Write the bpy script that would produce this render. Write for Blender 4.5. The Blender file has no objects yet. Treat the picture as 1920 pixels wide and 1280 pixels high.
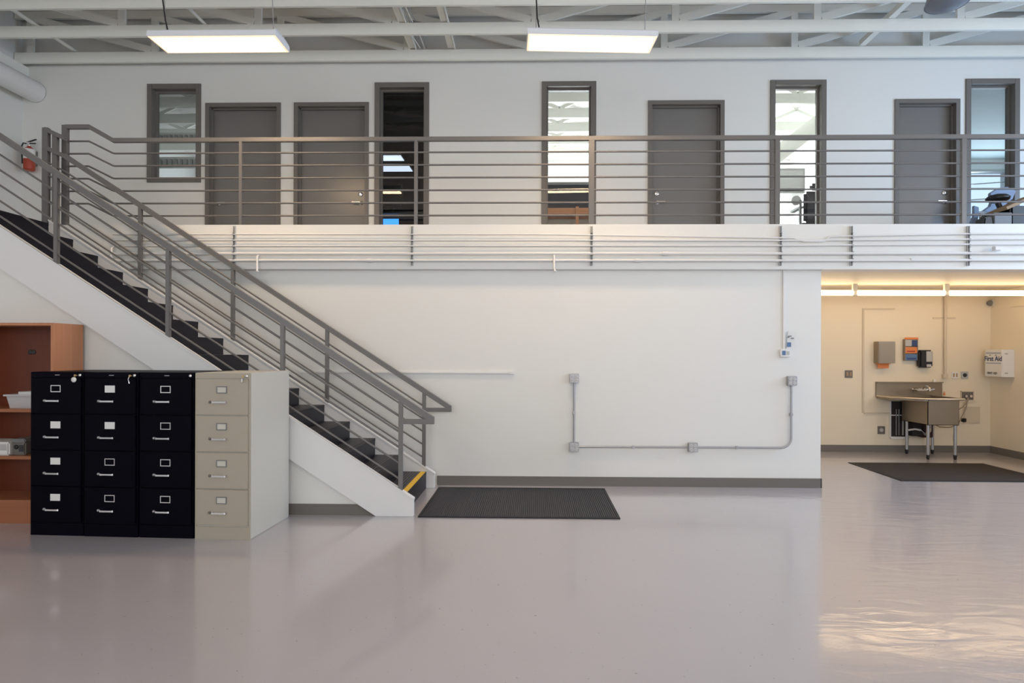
import bpy, bmesh, math, random
from mathutils import Vector, Matrix
random.seed(7)
S = bpy.context.scene
COL = S.collection

# ---------------------------------------------------------------- camera, light, exposure
F, PX, PY, EYE = 1130.0, 976.0, 663.0, 1.49
YAW = math.atan(24 / 1130)
cd = bpy.data.cameras.new('camera'); cam = bpy.data.objects.new('camera', cd); COL.objects.link(cam)
cd.sensor_width = 36; cd.lens = F / 1920 * 36
cd.shift_x = -(PX - 960) / 1920; cd.shift_y = (PY - 640) / 1920
CAMM = (Matrix.Rotation(YAW, 4, 'Z') @ Matrix.Rotation(math.pi / 2, 4, 'X') @ Matrix.Rotation(.0033, 4, 'Z'))
cam.matrix_world = Matrix.Translation((0, 0, EYE)) @ CAMM
S.camera = cam
cd.clip_start = .05
W = bpy.data.worlds.new('sky'); S.world = W; W.use_nodes = True
bg = W.node_tree.nodes['Background']; bg.inputs[0].default_value = (.62, .78, 1, 1); bg.inputs[1].default_value = 1.6
S.view_settings.view_transform = 'Standard'; S.view_settings.look = 'None'
S.view_settings.gamma = 1; S.view_settings.use_curve_mapping = False
S.view_settings.exposure = -0.07


def area(name, loc, direction, sx, sy, power, color):
    l = bpy.data.lights.new(name, 'AREA'); l.shape = 'RECTANGLE'; l.size = sx; l.size_y = sy
    l.energy = power; l.color = color
    o = bpy.data.objects.new(name, l); COL.objects.link(o); o.location = loc
    o.rotation_euler = Vector(direction).to_track_quat('-Z', 'Y').to_euler()
    return o


DAY = (.80, .89, 1.0)
for wx in (-4.6, -.4, 3.8):                       # area lamps added as daylight at the unseen front windows, tilted up
    area('added_front_daylight', (wx, -5.42, 3.0), (0, 1, .2), 3.2, 2.8, 106, (1.0, .975, .925))
for wy in (-1.5, 2.5):                            # daylight in the two right-hand windows
    area('daylight_right_window', (8.72, wy, 3.6), (-1, 0, .05), 2.9, 2.9, 112, (.99, .985, .98))
area('daylight_balcony_window', (8.72, 5.75, 3.3), (-1, .15, -.45), 1.3, 1.7, 230, (.40, .64, 1.0))
# daylight in the offices behind the gallery windows
area('daylight_office_middle', (1.2, 12.6, 4.2), (0, -1, .25), 2.6, 1.6, 200, (.93, .96, 1.0))
area('daylight_office_right', (4.2, 12.6, 4.2), (0, -1, .25), 2.0, 1.6, 230, (.93, .97, 1.0))
area('daylight_office_corner', (9.2, 12.8, 4.4), (-.3, -1, .25), 1.5, 1.8, 65, (.74, .87, 1.0))
area('daylight_office_left', (-5.4, 12.6, 4.2), (0, -1, .25), 2.4, 1.4, 45, (.85, .92, 1.0))


def at(px, py, X=None, Y=None, Z=None):
    """a photo pixel turned into the world point where its sight line meets a plane"""
    d = CAMM.to_3x3() @ Vector(((px - PX) / F, -(py - PY) / F, -1))
    t = X / d.x if X is not None else Y / d.y if Y is not None else (Z - EYE) / d.z
    return Vector((d.x * t, d.y * t, EYE + d.z * t))


# ---------------------------------------------------------------- materials
def mat(name, col, rough=.5, metal=0., bump=0., bscale=60., var=0., vscale=3., coat=0., spec=.5, emit=None, estr=0., alpha=1., trans=0.):
    m = bpy.data.materials.new(name); m.use_nodes = True
    nt = m.node_tree; b = nt.nodes['Principled BSDF']
    c = tuple(col) + (1,)
    b.inputs['Base Color'].default_value = c
    b.inputs['Roughness'].default_value = rough; b.inputs['Metallic'].default_value = metal
    b.inputs['Specular IOR Level'].default_value = spec
    if coat: b.inputs['Coat Weight'].default_value = coat; b.inputs['Coat Roughness'].default_value = .12
    if trans: b.inputs['Transmission Weight'].default_value = trans
    if emit: b.inputs['Emission Color'].default_value = tuple(emit) + (1,); b.inputs['Emission Strength'].default_value = estr
    if var or bump:
        tc = nt.nodes.new('ShaderNodeTexCoord')
    if var:
        n = nt.nodes.new('ShaderNodeTexNoise'); n.inputs['Scale'].default_value = vscale; n.inputs['Detail'].default_value = 5
        r = nt.nodes.new('ShaderNodeMix'); r.data_type = 'RGBA'
        r.inputs[6].default_value = tuple(max(0, x * (1 - var)) for x in col) + (1,)
        r.inputs[7].default_value = tuple(min(1, x * (1 + var)) for x in col) + (1,)
        nt.links.new(tc.outputs['Object'], n.inputs['Vector']); nt.links.new(n.outputs[0], r.inputs[0])
        nt.links.new(r.outputs[2], b.inputs['Base Color'])
    if bump:
        n2 = nt.nodes.new('ShaderNodeTexNoise'); n2.inputs['Scale'].default_value = bscale; n2.inputs['Detail'].default_value = 3
        bp = nt.nodes.new('ShaderNodeBump'); bp.inputs['Strength'].default_value = bump; bp.inputs['Distance'].default_value = .01
        nt.links.new(tc.outputs['Object'], n2.inputs['Vector']); nt.links.new(n2.outputs[0], bp.inputs['Height'])
        nt.links.new(bp.outputs[0], b.inputs['Normal'])
    return m


M = {}
M['wall'] = mat('white_wall_paint', (.80, .795, .765), .42, bump=.05, bscale=90, var=.012, vscale=.8)
M['sinkwall'] = mat('cream_wall_paint', (.82, .73, .58), .45, bump=.05, bscale=90, var=.02, vscale=1)
M['steelpaint'] = mat('white_truss_paint', (.86, .86, .80), .5, bump=.05, bscale=30)
M['deck'] = mat('roof_deck_board', (.68, .58, .49), .8, bump=.3, bscale=14, var=.15, vscale=2)
M['white'] = mat('white_gloss_paint', (.80, .79, .78), .35)
M['skirt'] = mat('white_stringer_paint', (.80, .80, .80), .38, bump=.04, bscale=50)
M['base'] = mat('grey_rubber_baseboard', (.165, .15, .135), .5)
M['frame'] = mat('grey_brown_frame_paint', (.165, .150, .135), .42)
M['door'] = mat('grey_door_paint', (.180, .171, .163), .27, var=.03, vscale=2, spec=.8)
M['rail'] = mat('grey_railing_paint', (.175, .168, .165), .38, metal=.2)
M['rubber'] = mat('black_stair_rubber', (.007, .0065, .012), .42, spec=.3, bump=.15, bscale=160)
M['sheenrubber'] = mat('stair_rubber_sheen', (.050, .046, .050), .35)  # tread sheen put into a paler rubber for the ribs
M['yellow'] = mat('yellow_safety_tape', (.80, .50, .03), .5)
M['black'] = mat('black_cabinet_enamel', (.0022, .0022, .006), .45, bump=.02, bscale=220, spec=.05)
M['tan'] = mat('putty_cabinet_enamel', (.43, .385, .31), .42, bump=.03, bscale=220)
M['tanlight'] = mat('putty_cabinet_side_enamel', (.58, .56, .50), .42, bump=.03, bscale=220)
M['chrome'] = mat('chrome', (.78, .78, .80), .18, metal=1)
M['brass'] = mat('brass_lock', (.55, .38, .18), .3, metal=1)
M['paper'] = mat('white_card', (.78, .78, .76), .7)
M['papergrey'] = mat('cream_card', (.62, .60, .54), .7)
M['galv'] = mat('galvanised_steel', (.42, .42, .44), .4, metal=.6, var=.1, vscale=30)
M['outlet'] = mat('grey_outlet_plastic', (.62, .61, .60), .45)
M['slot'] = mat('dark_plastic', (.03, .03, .035), .5)
M['stainless'] = mat('stainless_steel', (.31, .255, .195), .34, metal=.7, bump=.03, bscale=40, var=.1, vscale=5)
M['darkhole'] = mat('dark_cavity', (.025, .02, .022), .7)
M['blackplastic'] = mat('black_plastic', (.012, .012, .015), .35)
M['mat'] = mat('black_rubber_mat', (.009, .009, .015), .55, bump=.2, bscale=120)
M['matbrown'] = mat('brown_black_carpet_mat', (.036, .027, .024), .9, bump=.6, bscale=220, var=.2, vscale=60)
M['red'] = mat('red_enamel', (.40, .05, .02), .35)
M['orange'] = mat('orange_paper', (.72, .24, .08), .7)
M['blue'] = mat('navy_print', (.03, .06, .17), .5)
M['midblue'] = mat('blue_print', (.10, .19, .36), .5)
M['grey'] = mat('mid_grey_plastic', (.20, .20, .205), .5)
M['lightgrey'] = mat('light_grey_plastic', (.48, .48, .47), .5)
M['rimshine'] = mat('steel_edge_highlight', (.72, .62, .50), .28, metal=.75)  # rim highlight put into a brighter copy of the sink steel
M['panelcream'] = mat('cream_plastic', (.66, .57, .44), .5)
M['tub'] = mat('frosted_plastic', (.62, .60, .60), .35, trans=.15)
M['paleblue'] = mat('pale_blue_fabric', (.27, .34, .46), .8)
M['sofa'] = mat('dark_grey_fabric', (.035, .035, .045), .9)
M['card'] = mat('cardboard', (.40, .28, .17), .8)
M['lampwhite'] = mat('white_lamp_enamel', (.80, .84, .90), .35)
M['domemetal'] = mat('brushed_grey_metal', (.22, .235, .27), .5, metal=.5)
M['diff'] = mat('warm_lamp_diffuser', (.9, .9, .9), .5, emit=(1, .71, .43), estr=38)
M['tube'] = mat('warm_fluorescent_tube', (.9, .9, .9), .5, emit=(1, .72, .42), estr=9.5)
M['edgeglow'] = mat('warm_edge_glow', (.9, .85, .8), .5, emit=(1, .66, .36), estr=.95)  # warm edge glow painted as a dim emitting strip round the diffuser
M['screen'] = mat('blue_monitor_screen', (.02, .02, .02), .3, emit=(.06, .35, 1), estr=1.6)
M['panel'] = mat('office_bright_patch', (.8, .8, .8), .5, emit=(.72, .82, 1), estr=1.2)  # bright patches in the dark office window, added as glowing panels
M['officetube'] = mat('office_tube', (.9, .9, .9), .5, emit=(1, .72, .40), estr=6)
M['bluegrey'] = mat('blue_grey_wall_paint', (.36, .44, .46), .6)
M['unlitwall'] = mat('unlit_office_shade', (.035, .035, .05), .7)  # unlit look of the dark office put into wall and joist colour


def wood(name, a, b, rough=.4, scale=(2, 2, 18), axis=2):
    m = bpy.data.materials.new(name); m.use_nodes = True
    nt = m.node_tree; p = nt.nodes['Principled BSDF']; p.inputs['Roughness'].default_value = rough
    tc = nt.nodes.new('ShaderNodeTexCoord'); mp = nt.nodes.new('ShaderNodeMapping')
    sc = [14, 14, 14]; sc[axis] = .9
    mp.inputs['Scale'].default_value = sc
    n = nt.nodes.new('ShaderNodeTexNoise'); n.inputs['Scale'].default_value = 1.3; n.inputs['Detail'].default_value = 6; n.inputs['Distortion'].default_value = .6
    r = nt.nodes.new('ShaderNodeMix'); r.data_type = 'RGBA'; r.inputs[6].default_value = a + (1,); r.inputs[7].default_value = b + (1,)
    nt.links.new(tc.outputs['Object'], mp.inputs['Vector']); nt.links.new(mp.outputs[0], n.inputs['Vector'])
    nt.links.new(n.outputs[0], r.inputs[0]); nt.links.new(r.outputs[2], p.inputs['Base Color'])
    return m


M['wood'] = wood('cherry_veneer', (.44, .17, .075), (.58, .26, .13))
M['woodshade'] = wood('cherry_veneer_in_shade', (.10, .018, .006), (.17, .038, .012))  # bookcase interior shade put into a darker copy of the veneer
M['timber'] = wood('orange_timber', (.42, .17, .08), (.60, .28, .14), axis=0)


def glass_mat():
    m = bpy.data.materials.new('window_glass'); m.use_nodes = True
    nt = m.node_tree; nt.nodes.clear()
    o = nt.nodes.new('ShaderNodeOutputMaterial'); mx = nt.nodes.new('ShaderNodeMixShader')
    t = nt.nodes.new('ShaderNodeBsdfTransparent'); t.inputs[0].default_value = (.93, .95, .95, 1)
    g = nt.nodes.new('ShaderNodeBsdfGlossy'); g.inputs['Roughness'].default_value = .015
    f = nt.nodes.new('ShaderNodeFresnel'); f.inputs['IOR'].default_value = 1.6
    ge = nt.nodes.new('ShaderNodeNewGeometry'); sb = nt.nodes.new('ShaderNodeMath'); sb.operation = 'SUBTRACT'; sb.inputs[0].default_value = 1
    mu = nt.nodes.new('ShaderNodeMath'); mu.operation = 'MULTIPLY'      # reflect at the outer face only, so the thin pane has no false inner mirror
    nt.links.new(ge.outputs['Backfacing'], sb.inputs[1]); nt.links.new(sb.outputs[0], mu.inputs[0]); nt.links.new(f.outputs[0], mu.inputs[1])
    nt.links.new(mu.outputs[0], mx.inputs[0]); nt.links.new(t.outputs[0], mx.inputs[1]); nt.links.new(g.outputs[0], mx.inputs[2])
    nt.links.new(mx.outputs[0], o.inputs[0])
    return m


M['glass'] = glass_mat()


def floor_mat():
    m = bpy.data.materials.new('grey_painted_concrete'); m.use_nodes = True
    nt = m.node_tree; p = nt.nodes['Principled BSDF']; L = nt.links.new
    tc = nt.nodes.new('ShaderNodeTexCoord')
    n = nt.nodes.new('ShaderNodeTexNoise'); n.inputs['Scale'].default_value = .7; n.inputs['Detail'].default_value = 8; n.inputs['Roughness'].default_value = .55
    r = nt.nodes.new('ShaderNodeMix'); r.data_type = 'RGBA'
    r.inputs[6].default_value = (.440, .415, .440, 1); r.inputs[7].default_value = (.495, .466, .490, 1)
    L(tc.outputs['Object'], n.inputs['Vector']); L(n.outputs[0], r.inputs[0])
    # fine chips
    v = nt.nodes.new('ShaderNodeTexNoise'); v.inputs['Scale'].default_value = 38; v.inputs['Detail'].default_value = 2
    cr = nt.nodes.new('ShaderNodeValToRGB'); cr.color_ramp.elements[0].position = .71; cr.color_ramp.elements[1].position = .76
    r2 = nt.nodes.new('ShaderNodeMix'); r2.data_type = 'RGBA'; r2.inputs[7].default_value = (.22, .20, .195, 1)
    L(tc.outputs['Object'], v.inputs['Vector']); L(v.outputs[0], cr.inputs[0]); L(cr.outputs[0], r2.inputs[0]); L(r.outputs[2], r2.inputs[6])
    L(r2.outputs[2], p.inputs['Base Color'])
    p.inputs['Roughness'].default_value = .30
    p.inputs['Specular IOR Level'].default_value = .5
    p.inputs['Coat Weight'].default_value = .85
    # worn areas take the gloss off the coat
    n3 = nt.nodes.new('ShaderNodeTexNoise'); n3.inputs['Scale'].default_value = 1.6; n3.inputs['Detail'].default_value = 4
    mr = nt.nodes.new('ShaderNodeMapRange'); mr.inputs[1].default_value = .3; mr.inputs[2].default_value = .7; mr.inputs[3].default_value = .06; mr.inputs[4].default_value = .15
    L(tc.outputs['Object'], n3.inputs['Vector']); L(n3.outputs[0], mr.inputs[0]); L(mr.outputs[0], p.inputs['Coat Roughness'])
    # trowel ripples in the coat, strongest towards the sink alcove
    mp = nt.nodes.new('ShaderNodeMapping'); mp.inputs['Scale'].default_value = (1.0, 3.4, 1); mp.inputs['Rotation'].default_value = (0, 0, .35)
    n4 = nt.nodes.new('ShaderNodeTexNoise'); n4.inputs['Scale'].default_value = 2.2; n4.inputs['Detail'].default_value = 3; n4.inputs['Distortion'].default_value = .8
    L(tc.outputs['Object'], mp.inputs['Vector']); L(mp.outputs[0], n4.inputs['Vector'])
    sx = nt.nodes.new('ShaderNodeSeparateXYZ'); L(tc.outputs['Object'], sx.inputs[0])
    rx = nt.nodes.new('ShaderNodeMapRange'); rx.inputs[1].default_value = 1.0; rx.inputs[2].default_value = 2.2; rx.inputs[3].default_value = .12; rx.inputs[4].default_value = 1.0
    L(sx.outputs[0], rx.inputs[0])
    bp = nt.nodes.new('ShaderNodeBump'); bp.inputs['Distance'].default_value = .012
    mu = nt.nodes.new('ShaderNodeMath'); mu.operation = 'MULTIPLY'; mu.inputs[1].default_value = .32
    L(rx.outputs[0], mu.inputs[0]); L(mu.outputs[0], bp.inputs['Strength']); L(n4.outputs[0], bp.inputs['Height'])
    L(bp.outputs[0], p.inputs['Coat Normal']); L(bp.outputs[0], p.inputs['Normal'])
    return m


M['floor'] = floor_mat()


# ---------------------------------------------------------------- mesh helpers
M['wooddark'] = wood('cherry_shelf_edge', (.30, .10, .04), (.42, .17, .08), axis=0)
ORG = {}


class MB:
    def __init__(s): s.v = []; s.f = []; s.s = []

    def add(s, vs, fs, smooth=False):
        k = len(s.v); s.v += [Vector(v) for v in vs]
        for f in fs: s.f.append([i + k for i in f]); s.s.append(smooth)
        return s

    def box(s, x0, x1, y0, y1, z0, z1):
        x0, x1 = sorted((x0, x1)); y0, y1 = sorted((y0, y1)); z0, z1 = sorted((z0, z1))
        return s.add([(x, y, z) for z in (z0, z1) for y in (y0, y1) for x in (x0, x1)],
                     [(0, 2, 3, 1), (4, 5, 7, 6), (0, 1, 5, 4), (2, 6, 7, 3), (0, 4, 6, 2), (1, 3, 7, 5)])

    def bar(s, p, q, w, h, up=(0, 0, 1)):
        p = Vector(p); q = Vector(q); t = (q - p).normalized(); up = Vector(up)
        if abs(t.dot(up)) > .95: up = Vector((0, 1, 0))
        a = t.cross(up).normalized() * w / 2; b = a.cross(t).normalized() * h / 2
        vs = [c + i * a + j * b for c in (p, q) for (i, j) in ((-1, -1), (1, -1), (1, 1), (-1, 1))]
        return s.add(vs, [(0, 3, 2, 1), (4, 5, 6, 7), (0, 1, 5, 4), (1, 2, 6, 5), (2, 3, 7, 6), (3, 0, 4, 7)])

    def tube(s, pts, r, n=10, r2=None):
        pts = [Vector(p) for p in pts]; k = len(pts); rings = []
        ref = None
        for i, p in enumerate(pts):
            t = (pts[min(i + 1, k - 1)] - pts[max(i - 1, 0)]).normalized()
            if ref is None: ref = Vector((0, 0, 1)) if abs(t.z) < .9 else Vector((1, 0, 0))
            a = (ref - t * ref.dot(t)).normalized(); ref = a; b = t.cross(a)
            rr = r if r2 is None else r + (r2 - r) * i / (k - 1)
            rings.append([p + a * math.cos(2 * math.pi * j / n) * rr + b * math.sin(2 * math.pi * j / n) * rr for j in range(n)])
        vs = [v for R in rings for v in R]
        s.add(vs, [(i * n + j, i * n + (j + 1) % n, (i + 1) * n + (j + 1) % n, (i + 1) * n + j) for i in range(k - 1) for j in range(n)], True)
        s.add(rings[0], [list(range(n))[::-1]]); s.add(rings[-1], [list(range(n))])
        return s

    def lathe(s, c, prof, n=24, axis='Z'):
        """prof: (radius, height) pairs round an axis through c"""
        c = Vector(c); vs = []
        for (r, h) in prof:
            for j in range(n):
                a = 2 * math.pi * j / n; u, w = math.cos(a) * r, math.sin(a) * r
                vs.append(c + (Vector((u, w, h)) if axis == 'Z' else Vector((u, h, w)) if axis == 'Y' else Vector((h, u, w))))
        m = len(prof)
        s.add(vs, [(i * n + j, i * n + (j + 1) % n, (i + 1) * n + (j + 1) % n, (i + 1) * n + j) for i in range(m - 1) for j in range(n)], True)
        s.add(vs[:n], [list(range(n))]); s.add(vs[-n:], [list(range(n))])
        return s

    def prism(s, poly, y0, y1):
        """poly of (x, z) points pushed along Y"""
        n = len(poly)
        vs = [(x, y0, z) for x, z in poly] + [(x, y1, z) for x, z in poly]
        return s.add(vs, [list(range(n)), list(range(2 * n - 1, n - 1, -1))] + [(i, i + n, (i + 1) % n + n, (i + 1) % n) for i in range(n)])

    def prismz(s, poly, z0, z1):
        n = len(poly)
        vs = [(x, y, z0) for x, y in poly] + [(x, y, z1) for x, y in poly]
        return s.add(vs, [list(range(n)), list(range(2 * n - 1, n - 1, -1))] + [(i, i + n, (i + 1) % n + n, (i + 1) % n) for i in range(n)])

    def rail(s, pts, y, w, t):
        """mitred flat bar following (x, z) points in a plane of constant Y"""
        up, lo = [], []
        for i, p in enumerate(pts):
            p = Vector(p); d0 = (p - Vector(pts[i - 1])).normalized() if i else None
            d1 = (Vector(pts[i + 1]) - p).normalized() if i < len(pts) - 1 else None
            n0 = Vector((-d0.y, d0.x)) if d0 else None; n1 = Vector((-d1.y, d1.x)) if d1 else None
            if n0 and n1:
                m = (n0 + n1).normalized(); m = m / max(.3, m.dot(n0))
            else:
                m = n0 or n1; m = Vector((0, 1 / m.y)) if abs(m.y) > .3 else m      # plumb cut at the ends
            up.append(p + m * t / 2); lo.append(p - m * t / 2)
        k = len(pts); vs = []
        for a, b in zip(up, lo): vs += [(a.x, y - w / 2, a.y), (a.x, y + w / 2, a.y), (b.x, y + w / 2, b.y), (b.x, y - w / 2, b.y)]
        fs = [(4 * i + j, 4 * i + (j + 1) % 4, 4 * i + 4 + (j + 1) % 4, 4 * i + 4 + j) for i in range(k - 1) for j in range(4)]
        return s.add(vs, fs + [(3, 2, 1, 0), tuple(4 * (k - 1) + j for j in range(4))])

    def build(s, name, m, parent=None, bevel=0., label=None, org=None):
        me = bpy.data.meshes.new(name)
        if parent is not None: o0 = ORG[parent.name]
        elif org is not None: o0 = Vector(org)
        else:
            xs = [v.x for v in s.v]; ys = [v.y for v in s.v]; zs = [v.z for v in s.v]
            o0 = Vector(((min(xs) + max(xs)) / 2, (min(ys) + max(ys)) / 2, min(zs)))
        me.from_pydata([v - o0 for v in s.v], [], s.f)
        me.polygons.foreach_set('use_smooth', s.s)
        bm = bmesh.new(); bm.from_mesh(me)
        if bevel:
            es = [e for e in bm.edges if not e.smooth or (len(e.link_faces) == 2 and e.calc_face_angle(0) > .6 and not all(f.smooth for f in e.link_faces))]
            bmesh.ops.bevel(bm, geom=es, offset=bevel, segments=2, affect='EDGES', clamp_overlap=True)
        bmesh.ops.recalc_face_normals(bm, faces=bm.faces)
        bm.to_mesh(me); bm.free()
        if isinstance(m, str): m = M[m]
        me.materials.append(m)
        o = bpy.data.objects.new(name, me); COL.objects.link(o)
        if parent is not None: o.parent = parent
        else: o.location = o0
        ORG[o.name] = o0
        if label: o['label'] = label
        return o


def tag(o, label, cat, group=None, kind=None):
    o['label'] = label; o['category'] = cat
    if group: o['group'] = group
    if kind: o['kind'] = kind
    return o


def thing(name, label, cat, loc=(0, 0, 0), group=None, kind=None, rz=0):
    o = bpy.data.objects.new(name, None); COL.objects.link(o); o.location = loc; o.rotation_euler.z = rz
    o.empty_display_size = .1
    ORG[o.name] = Vector(loc)
    return tag(o, label, cat, group, kind)


def struct(mb, name, m, label, cat, **k):
    return tag(mb.build(name, m, **k), label, cat, kind='structure')


def copy_tree(o, parent=None):
    c = o.copy(); COL.objects.link(c); c.parent = parent
    for ch in list(o.children): copy_tree(ch, c)
    return c


# ---------------------------------------------------------------- dimensions
XL, XR = -7.26, 8.8            # hall side walls
YF, YW, YU = -5.5, 6.82, 8.40  # front wall, lower back wall, gallery wall
ZF, ZB, ZC = 2.936, 2.436, 6.25   # gallery floor, underside of its edge beam, roof deck
YE = 6.74                      # face of the gallery's edge beam
XA, XS, YS = 3.22, 7.0, 9.38   # sink alcove: left edge of opening, right wall, back wall
NS, TR, RS, XN = 16, .2845, .1835, -1.18     # stairs
nos = lambda x: RS + (XN - x) * RS / TR

# ---------------------------------------------------------------- structure
struct(MB().box(XL - .2, XR + .2, YF - .2, YS + .2, -.2, 0), 'floor', 'floor', 'glossy grey painted concrete floor of the hall', 'floor', org=(0, 0, 0))
struct(MB().box(XL - .2, 10.4, YF - .2, 13.2, ZC, ZC + .15), 'ceiling', 'deck', 'dark roof deck above the white trusses', 'ceiling', org=(0, 0, 0))


def wall_with_holes(y0, y1, x0, x1, z0, z1, holes):
    mb = MB(); holes = sorted(holes); x = x0
    for (a, b, c, d) in holes:
        if a > x: mb.box(x, a, y0, y1, z0, z1)
        if c > z0: mb.box(a, b, y0, y1, z0, c)
        if d < z1: mb.box(a, b, y0, y1, d, z1)
        x = b
    mb.box(x, x1, y0, y1, z0, z1)
    return mb


struct(MB().box(XL, XA, YW, YW + .16, 0, ZB), 'wall_back', 'wall', 'white lower back wall with grey conduit behind the stairs', 'wall')
DOORS = [(-4.627, -3.558), (-3.369, -2.314), (1.58, 2.631), (4.956, 5.838)]
WINS = [(-5.459, -4.692, 3.889), (-2.232, -1.467, 2.99), (.106, .862, 2.99), (3.259, 4.025, 2.99), (5.916, 6.643, 2.99)]
ZD, ZW = 5.003, 5.277
holes = [(a, b, ZF, ZD) for a, b in DOORS] + [(a, b, c, ZW) for a, b, c in WINS]
struct(wall_with_holes(YU, YU + .16, XL, XR, ZF, ZC, holes), 'wall_gallery', 'wall', 'white upper wall with doors and tall windows along the gallery', 'wall')


def wall_x(xa, xb, y0, y1, z0, z1, holes):
    mb = wall_with_holes(xa, xb, y0, y1, z0, z1, holes)     # built along X, then turned to run along Y
    mb.v = [Vector((v.y, v.x, v.z)) for v in mb.v]
    return mb


struct(MB().box(XL - .15, XL, YF, YU + .16, 0, ZC), 'wall_left', 'wall', 'white left side wall behind the stair landing', 'wall')
struct(wall_x(XR, XR + .15, YF, YU + .16, 0, ZC, [(-3.1, .1, 2.1, 5.1), (.9, 4.1, 2.1, 5.1), (5.0, 6.5, 2.4, 4.2)]), 'wall_right', 'wall', 'white right side wall with daylight windows, outside the picture', 'wall')
struct(wall_with_holes(YF - .15, YF, XL, XR, 0, ZC, [(-6.3, -2.9, 1.5, 4.5), (-2.1, 1.3, 1.5, 4.5), (2.1, 5.5, 1.5, 4.5)]), 'wall_front', 'wall', 'white front wall with three wide windows, behind the viewer', 'wall')
# gallery slab and landing
struct(MB().box(XL, XR, YE, YU, ZB + .30, ZF).box(XL, XR, YE, YW + .16, ZB, ZB + .30), 'gallery_floor', 'wall', 'white edge beam and slab of the upper gallery', 'floor')
struct(MB().box(XL, XN - 15 * TR - .06, 5.48, YE, ZF - .25, ZF - .012), 'landing_floor', 'wall', 'white landing slab at the head of the stairs', 'floor')
struct(MB().box(XL, XN - 15 * TR - .04, 5.49, YE, ZF - .012, ZF), 'landing_covering', 'rubber', 'black rubber covering on the stair landing', 'floor')
# sink alcove
struct(MB().box(XA - .4, XS + .15, YS, YS + .15, 0, 2.47).box(XA - .4, XA - .25, YW + .16, YS, 0, 2.47), 'wall_alcove', 'sinkwall', 'cream back wall of the sink alcove', 'wall')
struct(MB().box(XS, XS + .15, YW + .0, YS, 0, 2.47), 'wall_alcove_right', 'sinkwall', 'cream right wall of the sink alcove with first aid cabinet', 'wall')
struct(MB().box(XA - .4, XS + .15, YW + .16, YS + .15, 2.47, 2.62), 'ceiling_alcove', 'sinkwall', 'cream ceiling of the sink alcove above the tube lights', 'ceiling')
# baseboards
for nm, b, lab in (
        ('baseboard_back', MB().box(XN + .095, XA + .005, YW - .012, YW, 0, .105), 'grey rubber baseboard along the lower back wall'),
        ('baseboard_alcove', MB().box(XA - .25, XS, YS - .012, YS, 0, .105), 'dark baseboard along the back wall of the sink alcove'),
        ('baseboard_alcove_right', MB().box(XS - .012, XS, YW, YS, 0, .105), 'dark baseboard along the right wall of the sink alcove'),
        ('baseboard_left', MB().box(XL, XL + .012, YF, 5.5, 0, .105), 'grey rubber baseboard along the left side wall')):
    struct(b, nm, 'base', lab, 'baseboard')
struct(MB().box(XA - .001, XA + .012, YW - .012, YW + .15, 0, .105), 'baseboard_corner', 'base', 'grey baseboard wrapping the end of the lower back wall', 'baseboard')

# ledger beam on the left wall
struct(MB().box(XL, XL + .09, 2, YU, 5.36, 5.52), 'trim_1', 'steelpaint', 'white ledger beam high on the left wall above the round pipe', 'trim')

# ---------------------------------------------------------------- gallery doors and windows
DN = ['leftmost of the four grey gallery doors, lever on its left', 'grey gallery door second from the left, lever on its right',
      'grey gallery door right of the middle, lever on its left', 'grey gallery door farthest right, tinted by blue daylight']
for i, (a, b) in enumerate(DOORS):
    left = i in (0, 2)
    d = thing('door_%d' % (i + 1), DN[i], 'door', ((a + b) / 2, YU, ZF), kind='structure')
    w = .055
    fr = MB()
    fr.box(a, a + w, YU - .02, YU + .16, ZF, ZD); fr.box(b - w, b, YU - .02, YU + .16, ZF, ZD); fr.box(a + w, b - w, YU - .02, YU + .16, ZD - w, ZD)
    fr.box(a + w, a + w + .018, YU + .05, YU + .09, ZF, ZD - w); fr.box(b - w - .018, b - w, YU + .05, YU + .09, ZF, ZD - w)
    fr.box(a + w, b - w, YU + .05, YU + .09, ZD - w - .018, ZD - w)
    fr.build('door_frame', 'frame', d)
    lf = MB().box(a + w + .004, b - w - .004, YU + .092, YU + .135, ZF + .006, ZD - w - .004).build('door_leaf', 'door', d, bevel=.002)
    hx = a + w + .085 if left else b - w - .085
    sg = 1 if left else -1
    hy = YU + .092
    for zz, nm in ((3.74 - .0, 'deadbolt'), (3.615, 'door_lever')):
        k = MB().lathe((hx, hy, zz), [(.034, 0), (.034, -.008), (.028, -.014), (.001, -.016)] if nm == 'deadbolt' else [(.034, 0), (.034, -.006), (.03, -.01), (.012, -.012), (.012, -.05), (.001, -.052)], 20, 'Y')
        if nm == 'deadbolt': k.box(hx - .004, hx + .004, hy - .026, hy - .012, zz - .014, zz + .014)
        else: k.bar((hx - sg * .005, hy - .045, zz), (hx + sg * .115, hy - .045, zz), .014, .02)
        if i == 0 and nm == 'deadbolt': continue
        k.build(nm, 'chrome', lf)
    for hz in (.25, 1.0, 1.75):
        ex = b - w if left else a + w
        MB().tube([(ex, YU + .088, ZF + hz - .05), (ex, YU + .088, ZF + hz + .05)], .007, 8).build('hinge', 'chrome', lf)

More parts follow.
